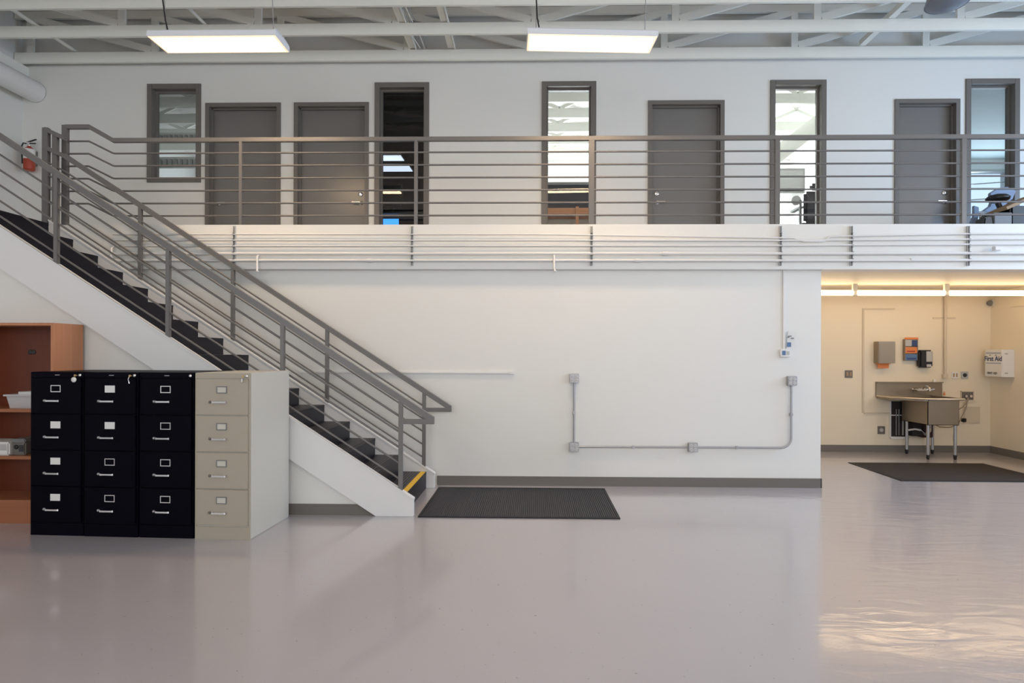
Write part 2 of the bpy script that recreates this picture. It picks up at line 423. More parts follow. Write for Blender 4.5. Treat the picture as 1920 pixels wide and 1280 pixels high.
WN = ['short grey-framed window above the stairs, leftmost on the gallery', 'tall grey-framed window onto a dark office with a blue screen',
      'tall grey-framed window in the middle, bright office and orange timber behind', 'tall grey-framed window onto a white office, right of the third door',
      'tall grey-framed window at the far right, blue daylight behind it']
for i, (a, b, c) in enumerate(WINS):
    d = thing('window_%d' % (i + 1), WN[i], 'window', ((a + b) / 2, YU, c), kind='structure')
    w = .07
    fr = MB()
    y0, y1 = YU - .02, YU + .16
    fr.box(a, a + w, y0, y1, c, ZW); fr.box(b - w, b, y0, y1, c, ZW); fr.box(a + w, b - w, y0, y1, ZW - w, ZW); fr.box(a + w, b - w, y0, y1, c, c + w)
    fr.build('window_frame', 'frame', d, bevel=.003)
    st = MB(); s2 = .022
    st.box(a + w, a + w + s2, YU + .07, YU + .12, c + w, ZW - w); st.box(b - w - s2, b - w, YU + .07, YU + .12, c + w, ZW - w)
    st.box(a + w + s2, b - w - s2, YU + .07, YU + .12, ZW - w - s2, ZW - w); st.box(a + w + s2, b - w - s2, YU + .07, YU + .12, c + w, c + w + s2)
    st.build('glazing_bead', 'frame', d)
    MB().box(a + w + .01, b - w - .01, YU + .092, YU + .098, c + w + .01, ZW - w - .01).build('pane', 'glass', d)

# unseen windows that let the daylight in
n = 6
for (a, b, z0, z1) in ((-6.3, -2.9, 1.5, 4.5), (-2.1, 1.3, 1.5, 4.5), (2.1, 5.5, 1.5, 4.5)):
    d = thing('window_%d' % n, ['left', 'middle', 'right'][n - 6] + ' one of the three wide windows in the front wall behind the viewer', 'window', ((a + b) / 2, YF, z0), kind='structure')
    f = MB(); w = .06
    f.box(a, a + w, YF - .15, YF + .02, z0, z1).box(b - w, b, YF - .15, YF + .02, z0, z1).box(a + w, b - w, YF - .15, YF + .02, z0, z0 + w).box(a + w, b - w, YF - .15, YF + .02, z1 - w, z1)
    for t in (1, 2): f.box(a + (b - a) * t / 3 - .02, a + (b - a) * t / 3 + .02, YF - .10, YF - .05, z0 + w, z1 - w)
    f.build('window_frame', 'frame', d); MB().box(a + w, b - w, YF - .13, YF - .124, z0 + w, z1 - w).build('pane', 'glass', d); n += 1
for (a, b, z0, z1, lab) in ((-3.1, .1, 2.1, 5.1, 'nearer of the two big windows in the right wall'), (.9, 4.1, 2.1, 5.1, 'farther of the two big windows in the right wall'), (5.0, 6.5, 2.4, 4.2, 'narrow window in the right wall at the end of the gallery')):
    d = thing('window_%d' % n, lab, 'window', (XR, (a + b) / 2, z0), kind='structure')
    f = MB(); w = .06
    f.box(XR - .02, XR + .15, a, a + w, z0, z1).box(XR - .02, XR + .15, b - w, b, z0, z1).box(XR - .02, XR + .15, a + w, b - w, z0, z0 + w).box(XR - .02, XR + .15, a + w, b - w, z1 - w, z1)
    f.build('window_frame', 'frame', d); MB().box(XR + .12, XR + .126, a + w, b - w, z0 + w, z1 - w).build('pane', 'glass', d); n += 1

# ---------------------------------------------------------------- offices behind the gallery wall
YO = 12.9
parts = [(-7.26, -3.45), (-3.45, -.7), (-.7, 2.85), (2.85, 5.5), (5.5, 10.2)]
RN = ['left', 'dark', 'middle', 'right', 'corner']
wm = ['wall', 'unlitwall', 'wall', 'wall', 'wall']
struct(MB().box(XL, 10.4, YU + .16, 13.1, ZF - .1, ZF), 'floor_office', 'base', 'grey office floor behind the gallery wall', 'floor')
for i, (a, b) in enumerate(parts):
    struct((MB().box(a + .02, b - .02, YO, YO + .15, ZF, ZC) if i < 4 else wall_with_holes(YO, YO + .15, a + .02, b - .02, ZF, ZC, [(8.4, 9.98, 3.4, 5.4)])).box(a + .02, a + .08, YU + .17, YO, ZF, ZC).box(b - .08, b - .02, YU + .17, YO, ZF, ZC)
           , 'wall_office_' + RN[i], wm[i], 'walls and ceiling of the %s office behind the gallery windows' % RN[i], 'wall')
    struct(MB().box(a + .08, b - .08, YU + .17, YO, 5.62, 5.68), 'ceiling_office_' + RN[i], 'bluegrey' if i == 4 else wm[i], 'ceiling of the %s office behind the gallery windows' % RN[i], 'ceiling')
for i, ys in ((0, (9.1, 9.75, 10.4, 11.05)), (1, (9.1, 9.75, 10.4, 11.05)), (2, (9.0, 9.6, 10.2, 10.8, 11.4)), (3, (9.1, 10.2))):
    a, b = parts[i]
    t = thing('ceiling_joists', 'painted joists under the ceiling of the %s office' % RN[i], 'beam', ((a + b) / 2, 10, 5.3), kind='structure')
    for y in ys:
        MB().box(a + .08, b - .08, y, y + .05, 5.25, 5.40).build('joist', 'steelpaint' if i != 1 else 'unlitwall', t)
        mb = MB()
        x = a + .2; up = True
        while x + .5 < b:
            mb.bar((x, y + .025, 5.40 if up else 5.60), (x + .45, y + .025, 5.60 if up else 5.40), .03, .05); x += .45; up = not up
        mb.build('joist_web', 'steelpaint' if i != 1 else 'unlitwall', t)
d = thing('window_%d' % n, 'bright outer window of the corner office, seen through the rightmost gallery window', 'window', (9.19, YO, 3.4), kind='structure')
f = MB(); f.box(8.4, 8.45, YO - .02, YO + .15, 3.4, 5.4).box(9.93, 9.98, YO - .02, YO + .15, 3.4, 5.4).box(8.45, 9.93, YO - .02, YO + .15, 3.4, 3.45).box(8.45, 9.93, YO - .02, YO + .15, 5.35, 5.4)
for k in range(1, 6): f.bar((8.45, YO + .05, 3.4 + k * .33), (9.93, YO + .05, 3.5 + k * .33), .02, .02)
f.build('window_frame', 'lightgrey', d); MB().box(8.45, 9.93, YO + .1, YO + .106, 3.45, 5.35).build('pane', 'glass', d)
# corrugated blinds seen through the leftmost window
for k, (z, lab) in enumerate(((5.02, 'upper'), (4.62, 'lower'))):
    t = thing('corrugated_panel', '%s of two corrugated metal strips behind the leftmost gallery window' % lab, 'panel', (-6.0, 9.8, z - .05), group='corrugated strips in the left office')
    mb = MB()
    for j in range(30): mb.tube([(-7.0 + j * .085, 9.8, z - .06), (-7.0 + j * .085, 9.8, z + .05)], .026, 8)
    mb.build('corrugation', 'lightgrey', t)
    MB().box(-7.05, -4.4, 9.83, 9.86, z - .08, z + .1).build('backing_strip', 'steelpaint', t)
# big pipe and a box in the white office
tag(MB().tube([(3.2, 9.6, 4.15), (4.75, 9.75, 5.35)], .13, 16).tube([(4.70, 9.745, 5.31), (4.80, 9.755, 5.39)], .16, 16).build('duct_pipe', 'steelpaint'), 'thick white duct rising diagonally inside the white office', 'duct')
tag(MB().box(4.0, 4.55, 10.2, 10.5, 4.2, 4.62).box(4.03, 4.52, 10.18, 10.2, 4.23, 4.59).build('ventilation_box', 'lightgrey', bevel=.01), 'pale ventilation box inside the white office', 'vent')
# office chair silhouette behind the window right of the third door
p = at(1517, 400, Y=9.0)
t = thing('office_chair', 'dark padded office chair seen through the white office window', 'chair', (p.x + .12, 9.05, ZF))
bx, by = p.x + .16, 9.05
MB().box(bx - .22, bx + .22, by - .05, by + .05, ZF + .50, ZF + .98).build('backrest', 'sofa', t, bevel=.04)
MB().box(bx - .13, bx + .13, by - .04, by + .04, ZF + .99, ZF + 1.10).build('headrest', 'sofa', t, bevel=.035)
MB().box(bx - .26, bx + .26, by - .02, by + .45, ZF + .42, ZF + .52).build('seat', 'sofa', t, bevel=.03)
MB().tube([(bx, by + .2, ZF + .08), (bx, by + .2, ZF + .42)], .03, 12).build('pole', 'blackplastic', t)
mb = MB()
for k in range(5):
    a = k * 2 * math.pi / 5; e = (bx + math.cos(a) * .28, by + .2 + math.sin(a) * .28)
    mb.bar((bx, by + .2, ZF + .09), (e[0], e[1], ZF + .06), .05, .04); mb.lathe((e[0], e[1] - .02, ZF + .03), [(.03, 0), (.03, .04)], 12, 'Y')
mb.build('base', 'blackplastic', t)
MB().bar((bx - .27, by + .0, ZF + .52), (bx - .27, by + .0, ZF + .72), .03, .05).box(bx - .31, bx - .24, by - .05, by + .25, ZF + .72, ZF + .75).build('armrest', 'grey', t)
# desk fan standing left of it
p = at(1501, 371, Y=8.80)
t = thing('desk_fan', 'small grey desk fan beside the dark chair in the white office', 'fan', (p.x, 8.80, ZF))
MB().tube([(p.x, 8.80, ZF + .02), (p.x, 8.80, p.z - .03)], .018, 10).build('pole', 'grey', t)
MB().lathe((p.x, 8.80, ZF), [(.14, 0), (.14, .015), (.04, .03)], 20).build('base', 'grey', t)
MB().lathe((p.x, 8.93, p.z), [(.04, -.02), (.065, -.01), (.07, .02), (.065, .05), (.04, .06)], 20, 'Y').build('fan_head', 'lightgrey', t)
# monitor, tube light and added glowing panels in the dark office
p = at(733, 412, Y=9.3)
t = thing('monitor', 'computer monitor showing a blue screen in the dark office', 'monitor', (p.x, 9.3, ZF + .72))
MB().box(p.x - .26, p.x + .17, 9.31, 9.35, ZF + .83, ZF + .83 + .35).build('monitor_case', 'blackplastic', t, bevel=.006)
z1 = at(733, 410, Y=9.3).z
MB().box(p.x - .25, p.x + .12, 9.303, 9.31, z1 - .26, z1).build('screen', 'screen', t)
MB().box(p.x - .1, p.x + .1, 9.28, 9.42, ZF + .72, ZF + .735).box(p.x - .03, p.x + .03, 9.35, 9.38, ZF + .72, ZF + .9).build('stand', 'blackplastic', t)
t = thing('desk', 'dark desk under the blue monitor', 'desk', (p.x, 9.45, ZF))
MB().box(p.x - .5, p.x + .7, 9.15, 9.8, ZF + .69, ZF + .72).build('desktop', 'slot', t, bevel=.004)
for dx in (-.47, .67):
    for dy in (9.19, 9.76): MB().box(p.x + dx - .02, p.x + dx + .02, dy - .02, dy + .02, ZF, ZF + .69).build('leg', 'slot', t)
for k, (x0, x1, py) in enumerate(((716, 752, 297), (716, 768, 317))):
    a = at(x0 - 8, py + 5, Z=5.0 - .15 * k); b = at(x1, py - 6, Z=5.0 - .15 * k)
    z = 5.0 - .15 * k
    t = thing('glow_panel', ['upper', 'lower'][k] + ' of two added glowing panels in the dark office', 'lamp', ((a.x + b.x) / 2, (a.y + b.y) / 2, z), group='light panels in the dark office')
    MB().box(a.x, b.x, min(a.y, b.y), max(a.y, b.y), z + .003, z + .04).build('housing', 'white', t)
    MB().box(a.x + .01, b.x - .01, min(a.y, b.y) + .01, max(a.y, b.y) - .01, z, z + .004).build('diffuser', 'panel', t)
    for wx in (a.x + .1, b.x - .1): MB().tube([(wx, a.y, z + .03), (wx, a.y, 5.62)], .004, 6).build('suspension_wire', 'blackplastic', t)
# timber shelving behind the middle window
p0 = at(1023, 389, Y=9.1); p1 = at(1108, 421, Y=9.1)
t = thing('timber_shelf', 'orange timber shelving frame behind the middle gallery window', 'shelf', ((p0.x + p1.x) / 2, 9.25, ZF))
xa, xb = p0.x - .25, p1.x + .15
for z, h in ((p0.z - .06, .09), (p0.z - .33, .05), (ZF + .05, .08)):
    MB().box(xa, xb, 9.06, 9.10, z - h / 2, z + h / 2).box(xa, xb, 9.10, 9.45, z - h / 2, z - h / 2 + .02).build('shelf_board', 'timber', t)
px_ = at(1082, 400, Y=9.05).x
for x in (xa, px_, xb - .04):
    for yy in (9.035, 9.45): MB().box(x - .02, x + .025, yy, yy + .025, ZF, p0.z).build('post', 'timber', t)
MB().box(xa + .02, xb - .05, 9.42, 9.44, ZF + .1, p0.z - .1).build('back_board', 'papergrey', t)
# dark storage crates on top of it
pa = at(1030, 352, Y=9.25)
t = thing('storage_crate', 'long dark crate on top of the orange timber shelving', 'crate', (pa.x + .25, 9.28, p0.z - .014))
MB().box(pa.x - .2, pa.x + .72, 9.12, 9.44, p0.z - .014, p0.z + .34).build('crate_body', 'sofa', t, bevel=.01)
MB().box(pa.x - .22, pa.x + .74, 9.10, 9.46, p0.z + .34, p0.z + .385).build('crate_lid', 'grey', t, bevel=.006)

# ---------------------------------------------------------------- roof trusses
ZT = 5.52; NODE = 1.76


def make_truss(y, label, group, x0):
    t = thing('roof_truss', label, 'truss', (0, y, ZT), group)
    w = .045; top = ZT + .62
    MB().box(XL + .01, XR - .01, y - w / 2, y + w / 2, ZT, ZT + .145).build('bottom_chord', 'steelpaint', t, bevel=.004)
    MB().box(XL + .01, XR - .01, y - w / 2, y + w / 2, top, top + .10).build('top_chord', 'steelpaint', t)
    for k in range(-4, 6):
        x = x0 + k * NODE
        if not XL + .2 < x < XR - .2: continue
        MB().box(x - .045, x + .045, y - .019, y + .019, ZT + .145, top).build('upright', 'steelpaint', t)
        if k <= 0: a, b = (x - .05, ZT + .17), (x - NODE + .05, top)
        else: a, b = None, None
        if a and b[0] > XL - .3: MB().bar((a[0], y, a[1]), (max(b[0], XL + .05), y, b[1] if b[0] > XL + .05 else top - .05), .036, .09).build('web', 'steelpaint', t)
        if k >= 0 and x + NODE < XR: MB().bar((x + .05, y, ZT + .17), (x + NODE - .05, y, top), .036, .09).build('web', 'steelpaint', t)
    return t


make_truss(6.97, 'white roof truss nearest the viewer, cut by the top of the photo', 'white roof trusses', .9)
make_truss(7.60, 'middle white roof truss of the three in view', 'white roof trusses', at(1003, 40, Y=7.6).x)
make_truss(8.27, 'white roof truss tight against the gallery wall', 'white roof trusses', at(1000 + 245, 90, Y=8.27).x - NODE)
t0 = make_truss(6.34, 'white roof truss just above the top edge of the photo', 'white roof trusses', .0)
c = copy_tree(t0); c.location.y = 5.71; c['label'] = 'white roof truss that the two pendant lamps hang from, above the photo'
# sway braces running front to back between the trusses
for k, (a, b, r) in enumerate((((38, 25), (88, 55), .02), ((115, 75), (152, 97), .02), ((360, 18), (385, 46), .02))):
    p = at(a[0], a[1], Z=5.72)
    tag(MB().tube([(p.x, 6.9, 5.70), (p.x, 8.3, 5.70)], r, 10).build('brace_pipe', 'steelpaint'), ['thin white pipe crossing the trusses in the far left corner', 'thin white pipe crossing the trusses left of the left lamp', 'thin white pipe crossing the trusses behind the left lamp'][k], 'pipe', 'thin pipes through the trusses')
for k, (px, lab) in enumerate(((745, 'left'), (826, 'right'))):
    for j in range(1):
        p = at(px, 25, Y=7.45)
        tag(MB().box(p.x - .02, p.x + .06, 7.0, 8.25, 5.68, 5.80).box(p.x + .07, p.x + .085, 7.0, 8.25, 5.66, 5.70).build('bridging_board', 'steelpaint'), '%s of two white boards bridging the trusses between the lamps' % lab, 'board', 'bridging boards')
p = at(1682, 25, Y=7.45)
tag(MB().box(p.x - .03, p.x + .05, 7.0, 8.25, 5.67, 5.74).build('bridging_board', 'steelpaint'), 'white board bridging the trusses left of the grey dome', 'board', 'bridging boards')
q = at(765, 40, Y=7.5)
t = thing('cable_bundle', 'thin loose cables crossing the trusses between the lamps', 'cable', (q.x, 7.6, 5.7))
for k in range(4):
    x = q.x + .03 * k - .04
    MB().tube([(x - .03, 7.0, 5.69 + .01 * k), (x + .01 * k, 7.6, 5.68), (x + .02 * k, 7.95, 5.70 + .01 * (k % 2)), (x + .05, 8.27, 5.69)], .007, 6).build('cable', 'galv' if k % 2 else 'steelpaint', t)
# round pipe on the left wall
t = thing('round_duct', 'fat white round pipe running along the top of the left wall', 'duct', (-7.05, 5, 5.02))
MB().tube([(-7.06, 1.5, 5.17), (-7.06, 8.39, 5.17)], .145, 24).build('pipe', 'white', t)
for y in (3.2, 5.0, 6.8): MB().tube([(-7.06, y, 5.17), (-7.06, y + .05, 5.17)], .155, 24).box(XL, -7.1, y, y + .04, 5.12, 5.22).build('bracket', 'white', t)

# ---------------------------------------------------------------- lamps
def make_lamp(cx, cy, rz, label):
    t = thing('pendant_lamp', label, 'lamp', (cx, cy, 4.5), 'pendant lamps over the stairs wall', rz=rz)
    L, Wd, h = 1.24, .33, .075
    mb = MB()     # flared housing: narrow top, wide bottom
    a, b = L / 2, Wd / 2
    prof = [(a, b, .0), (a, b, .050), (a - .004, b * .9, .066), (a - .012, b * .6, h + .012)]
    vs = []
    for (u, v, z) in prof: vs += [(cx + i * u, cy + j * v, 4.5 + z) for i, j in ((-1, -1), (1, -1), (1, 1), (-1, 1))]
    fs = [(4 * k + j, 4 * k + (j + 1) % 4, 4 * k + 4 + (j + 1) % 4, 4 * k + 4 + j) for k in range(3) for j in range(4)] + [(12, 13, 14, 15), (0, 3, 2, 1)]
    mb.add(vs, fs); mb.build('housing', 'lampwhite', t, bevel=.002)
    u, v, e = a - .008, b - .008, .022
    MB().box(cx - u + e, cx + u - e, cy - v + e, cy + v - e, 4.494, 4.4995).build('diffuser', 'diff', t)
    MB().box(cx - u, cx - u + e, cy - v, cy + v, 4.495, 4.4995).box(cx + u - e, cx + u, cy - v, cy + v, 4.495, 4.4995).box(cx - u + e, cx + u - e, cy - v, cy - v + e, 4.495, 4.4995).box(cx - u + e, cx + u - e, cy + v - e, cy + v, 4.495, 4.4995).build('edge_glow', 'edgeglow', t)
    for s in (-1, 1):
        MB().box(cx + s * (a - .09) - .012, cx + s * (a - .09) + .012, cy - .02, cy + .02, 4.5 + h, 4.5 + h + .04).build('hanger_bracket', 'chrome', t)
        MB().tube([(cx + s * (a - .09), cy, 4.5 + h + .03), (cx + s * (a - .09), cy - .09, ZT + .02)], .004, 6).build('hanger_wire', 'galv', t)
    MB().tube([(cx - a + .13, cy - .02, 4.5 + h), (cx - a + .10, cy - .03, 4.72), (cx - a + .085, cy - .06, 4.95), (cx - a + .08, cy - .1, ZT + .05)], .007, 8).build('power_cable', 'blackplastic', t)
    return t


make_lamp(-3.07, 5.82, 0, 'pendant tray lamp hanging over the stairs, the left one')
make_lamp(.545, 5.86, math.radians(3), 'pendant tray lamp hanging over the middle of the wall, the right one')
# dome cut by the top edge of the photo
p = at(1776, 15, Y=6.5)
t = thing('dome_lamp', 'grey metal dome lamp cut by the top edge near the right', 'lamp', (p.x, 6.5, p.z))
MB().lathe((p.x, 6.5, p.z), [(.205, .045), (.21, .05), (.205, .06), (.18, .15), (.11, .23), (.05, .27), (.04, .36), (.03, .37)], 32).build('dome_shade', 'domemetal', t)
MB().lathe((p.x, 6.5, p.z), [(.001, 0), (.10, .008), (.16, .028), (.203, .052)], 32).build('dome_lens', 'domemetal', t)
MB().tube([(p.x, 6.5, p.z + .36), (p.x, 6.5, ZC)], .012, 10).build('stem', 'galv', t)

# ---------------------------------------------------------------- staircase
YN0, YN1 = 5.48, 5.53        # near stringer
YFa, YFb = 6.65, 6.71        # far stringer
t = thing('staircase', 'straight staircase with black rubber steps and white side boards', 'staircase', (XN - .1, 6.0, 0))
xe = XN + .09; xt = XN - 15 * TR
sl = RS / TR
for y0, y1 in ((YN0, YN1), (YFa, YFb)):
    top = lambda x: nos(x) + .035
    bot = lambda x: nos(x) - .35
    xb = XN - (.35 - RS) / sl
    poly = [(xe, 0), (xe, top(xe)), (xt, top(xt)), (xt, bot(xt)), (xb, 0)]
    sg = MB().prism(poly, y0, y1).build('stringer', 'skirt', t, bevel=.004)
    c = [(xe + .004, top(xe) - .010), (xe + .004, top(xe) + .006), (xt, top(xt) + .008), (xt, top(xt) - .010)]
    MB().prism(c, y0 - .007, y1 + .003).build('stringer_light_lip', 'skirt', sg)  # proud strip added so the stringer's top edge catches light
for k in range(1, NS):
    x1 = XN - (k - 1) * TR; x0 = x1 - TR - .0
    z = k * RS
    mb = MB()
    mb.box(x0 - .02, x1, YN1, YFa, z - .03, z)                        # tread
    mb.box(x1 - .022, x1 - .002, YN1, YFa, z - RS, z - .03)           # riser
    st = mb.build('step', 'rubber', t)
    if k == 1:
        MB().box(x1 - .062, x1 - .004, YN1 + .02, YFa - .01, z, z + .002).build('nosing_tape', 'yellow', st, label='bright yellow safety tape across the lowest step')
MB().box(xt - .022, xt - .002, YN1, YFa, ZF - RS, ZF - .03).box(xt - .3, xt + .0, YN1, YFa, ZF - .03, ZF + .002).build('step', 'rubber', t)
# anti-slip ribs on the lower treads, tread sheen put into their colour
for k in range(1, 9):
    x1 = XN - (k - 1) * TR; z = k * RS; mb = MB()
    for j in range(6):
        xx = x1 - .075 - j * .03
        mb.box(xx - .006, xx + .006, YN1 + .03, YFa - .03, z, z + .0025)
    o = mb.build('tread_ribs', 'sheenrubber', t); o['kind'] = 'stuff'
# wall under the stairs
ybk = 5.51
bot = lambda x: nos(x) - .34
poly = [(XL, 0), (XN - (.34 - RS) / sl, 0), (xt, bot(xt)), (XL, bot(xt))]
struct(MB().prism(poly, 5.522, 5.60), 'wall_under_stairs', 'wall', 'white infill wall closing the space under the stairs', 'wall')
xm = XN - (.34 - RS + .1) / sl
struct(MB().prism([(XL, 0), (XN - (.34 - RS) / sl - .01, 0), (xm - .01, .1), (XL, .1)], 5.512, 5.522), 'baseboard_stairs', 'base', 'grey baseboard along the wall under the stairs', 'baseboard')

# ---------------------------------------------------------------- stair railings
OFF = (.128, .270, .415, .557, .700)


def stair_rail(name, label, y, posts, xtop, level, plate):
    t = thing(name, label, 'railing', (-3, y, 0))
    rc = lambda x: nos(x) + .871
    pts = [(xtop, rc(xtop)), (-.905, rc(-.905))]
    if level: pts = [(level, rc(xtop))] + pts
    MB().rail(pts, y, .045, .052).build('top_rail', 'rail', t)
    ze = rc(-.905)
    MB().box(-1.21, -.9055, y - .0215, y + .0215, ze - .034, ze + .010).build('rail_return', 'rail', t, bevel=.003)
    for x in posts:
        MB().box(x - .019, x + .019, y - .019, y + .019, nos(x) + .02, rc(x) - .02).build('post', 'rail', t, bevel=.003)
        if plate: MB().prism([(x - .05, nos(x - .05) + .036), (x + .05, nos(x + .05) + .036), (x + .05, nos(x + .05) + .043), (x - .05, nos(x - .05) + .043)], y - .024, y + .024).build('base_plate', 'galv', t)
    for o in OFF:
        pp = [(xtop, y, nos(xtop) + o), (posts[-1], y, nos(posts[-1]) + o)]
        if level: pp = [(level, y, nos(xtop) + o)] + pp
        MB().tube(pp, .0095, 8).build('rail_rod', 'rail', t)
    return t


tn = stair_rail('stair_railing', 'nearer grey steel railing of the staircase, in front of the steps', 5.505, [-5.48, -4.43, -3.377, -2.308, -1.213], -5.48, -7.24, True)
for x in (-7.0, -6.25): MB().box(x - .019, x + .019, 5.486, 5.524, ZF, nos(-5.48) + .871 - .02).build('post', 'rail', tn)
XB = at(123, 300, Y=6.67).x; XA2 = at(103, 300, Y=6.67).x; XAA = at(86, 300, Y=6.67).x
tf = stair_rail('stair_railing', 'farther grey steel railing of the staircase, against the wall', 6.67, [-4.412, -3.36, -2.297, -1.211], XB, None, True)
# short guard between the stair head and the gallery rail
zt0 = at(86, 243, Y=6.67).z; zt1 = at(118, 260, Y=6.67).z
gp = tf
MB().rail([(XAA, zt0), (XB, zt1)], 6.67, .045, .045).build('guard_rail', 'rail', gp)
za = at(91, 277, Y=6.67).z
MB().rail([(XAA, za), (XB, nos(XB) + .871)], 6.67, .045, .045).build('guard_rail', 'rail', gp)
for k, o in enumerate(OFF[1:]):
    MB().tube([(XAA, 6.67, za - .871 + o + .02), (XB, 6.67, nos(XB) + o)], .0095, 8).build('rail_rod', 'rail', gp)
MB().box(XAA - .033, XAA + .033, 6.65, 6.70, ZF + .0, zt0 + .02).build('post', 'rail', gp, bevel=.003)
MB().box(XA2 - .03, XA2 + .03, 6.66, 6.70, ZF + .0, (zt0 + zt1) / 2).build('post', 'rail', gp, bevel=.003)

# gallery railing
YR = 6.775
zr = 3.905
k0 = at(168, 240, Y=YR).x; k1 = at(213, 258, Y=YR).x
xb0 = at(123, 240, Y=YR).x
g = thing('gallery_railing', 'long grey steel railing along the upper gallery edge', 'railing', (0, YR, ZF))
DZ = .1415
MB().rail([(xb0, zr + DZ + .015), (k0, zr + DZ + .015), (k1, zr), (XR - .02, zr)], YR, .045, .048).build('top_rail', 'rail', g, bevel=.003)
for j in range(6):
    z = zr - .147 - j * .1425
    MB().tube([(xb0, YR, z + DZ), (k0 - .01, YR, z + DZ), (k0 + .01, YR, z + DZ - .008), (k1 - .01, YR, z + .006), (k1 + .015, YR, z), (XR - .02, YR, z)], .0105, 8).build('rail_rod', 'rail', g)
MB().box(xb0 - .03, xb0 + .03, YR - .025, YR + .025, ZF, zr + DZ + .035).build('post', 'rail', g, bevel=.003)
for px, w in ((452, .036), (780, .036), (1109, .062), (1457, .055), (1806, .055)):
    x = at(px, 300, Y=YR).x
    MB().box(x - w / 2, x + w / 2, YR - .02, YR + .02, ZF, zr - .02).build('post', 'rail', g, bevel=.003)
x = 7.4; MB().box(x - .03, x + .03, YR - .02, YR + .02, ZF, zr - .02).build('post', 'rail', g)

# ---------------------------------------------------------------- pipes along the edge beam
YP = YE - .028


def ppipe(pts, r, label, y=None, couple=()):
    y = YP if y is None else y
    w = [at(a, b, Y=y) for a, b in pts]
    t = MB().tube(w, r, 12)
    for c in couple:
        q = at(c[0], c[1], Y=y); t.tube([(q.x - .03, q.y, q.z), (q.x + .03, q.y, q.z)], r * 1.35, 12)
    return tag(t.build('conduit_pipe', 'white'), label, 'pipe', 'white pipes along the gallery edge')


xl, xr = 212, 2010
ppipe([(xl, 439), (1000, 439), (1480, 446), (1488, 446), (1506, 452), (1546, 452), (1556, 443), (1600, 442), (1815, 438), (xr, 437)], .009, 'topmost thin white pipe on the gallery edge, dipping near the right')
ppipe([(xl, 450), (1480, 450.5), (1600, 449.5), (xr, 447)], .010, 'second white pipe from the top on the gallery edge')
ppipe([(xl, 461), (1480, 460), (1600, 459), (xr, 457)], .010, 'third white pipe from the top on the gallery edge')
ppipe([(xl, 475.5), (1480, 475), (xr, 474)], .017, 'fourth, thicker white pipe on the gallery edge', couple=((1247, 475),))
ppipe([(xl, 488), (1480, 488), (xr, 487)], .015, 'lowest white pipe on the gallery edge', couple=((693, 488), (1196, 488), (1712, 487)))
for k, px in enumerate((263, 440, 773, 1109, 1463, 1596, 1815)):
    a = at(px, 422, Y=YE - .01); b = at(px, 498, Y=YE - .01)
    t = thing('pipe_strut', '%s metal strut from the left holding the gallery edge pipes' % ['first', 'second', 'third', 'fourth', 'fifth', 'sixth', 'seventh'][k], 'bracket', (a.x, YE - .01, b.z), 'struts on the gallery edge')
    mb = MB(); top = a.z - .01
    if k == 0: top = at(px, 437, Y=YE).z
    mb.box(a.x - .009, a.x + .009, YE - .004, YE, b.z, top).box(a.x - .013, a.x - .009, YE - .024, YE, b.z, top).box(a.x + .009, a.x + .013, YE - .024, YE, b.z, top)
    mb.build('channel', 'lightgrey' if k != 0 else 'white', t)
    for py, r in ((439, .009), (450, .010), (461, .010), (475.5, .017), (488, .015)):
        q = at(px, py, Y=YP)
        MB().box(a.x - .012, a.x + .012, YP - r - .006, YE - .006, q.z - r - .004, q.z - r - .001).box(a.x - .012, a.x + .012, YP - r - .006, YE - .006, q.z + r + .001, q.z + r + .004).build('clamp', 'grey', t)
for k, (px, y0, y1) in enumerate(((482, 478, 508), (1039, 478, 508), (209, 462, 482))):
    a = at(px, y0, Y=YP - .03); b = at(px, y1, Y=YP - .03)
    tag(MB().tube([(a.x, YP, a.z), (a.x, YP - .03, a.z - .02), (b.x, YP - .03, b.z + .03), (b.x + .01, YP - .05, b.z + .0)], .011, 10).lathe((b.x + .01, YP - .05, b.z - .012), [(.006, 0), (.018, .004), (.018, .010), (.006, .014)], 12).build('sprinkler_drop', 'white'),
        ['white sprinkler drop under the pipes left of the left lamp\'s edge', 'white sprinkler drop under the pipes in the middle', 'short white pipe end above the stair railing'][k] if k else 'white sprinkler drop under the pipes beside the stair rail', 'sprinkler', 'sprinkler drops')
p = at(1868, 466, Y=YP - .03)
tag(MB().box(p.x - .035, p.x + .035, YP - .055, YP - .012, p.z - .025, p.z + .025).box(p.x - .03, p.x + .03, YP - .058, YP - .055, p.z - .02, p.z + .02).build('junction_box', 'white', bevel=.003), 'small white junction box on the gallery edge pipes at right', 'box')

# ---------------------------------------------------------------- conduit and boxes on the lower wall
def outlet_box(px, py, label):
    p = at(px, py, Y=YW - .05)
    t = thing('outlet_box', label, 'outlet', (p.x, YW, p.z), 'surface outlet boxes on the lower wall')
    s = .052
    MB().box(p.x - s, p.x + s, YW - .05, YW, p.z - s, p.z + s).build('box', 'galv', t, bevel=.006)
    MB().box(p.x - s + .002, p.x + s - .002, YW - .053, YW - .05, p.z - s + .002, p.z + s - .002).build('cover_plate', 'galv', t)
    for i in (-1, 1):
        for j in (-1, 1):
            c = MB().lathe((p.x + i * .022, YW - .053, p.z + j * .022), [(.0175, 0), (.0175, -.004), (.016, -.005)], 14, 'Y').build('socket', 'outlet', t)
            MB().box(p.x + i * .022 - .007, p.x + i * .022 - .004, YW - .0585, YW - .058, p.z + j * .022 - .005, p.z + j * .022 + .006).box(p.x + i * .022 + .004, p.x + i * .022 + .007, YW - .0585, YW - .058, p.z + j * .022 - .005, p.z + j * .022 + .006).build('slots', 'slot', c)
    return p


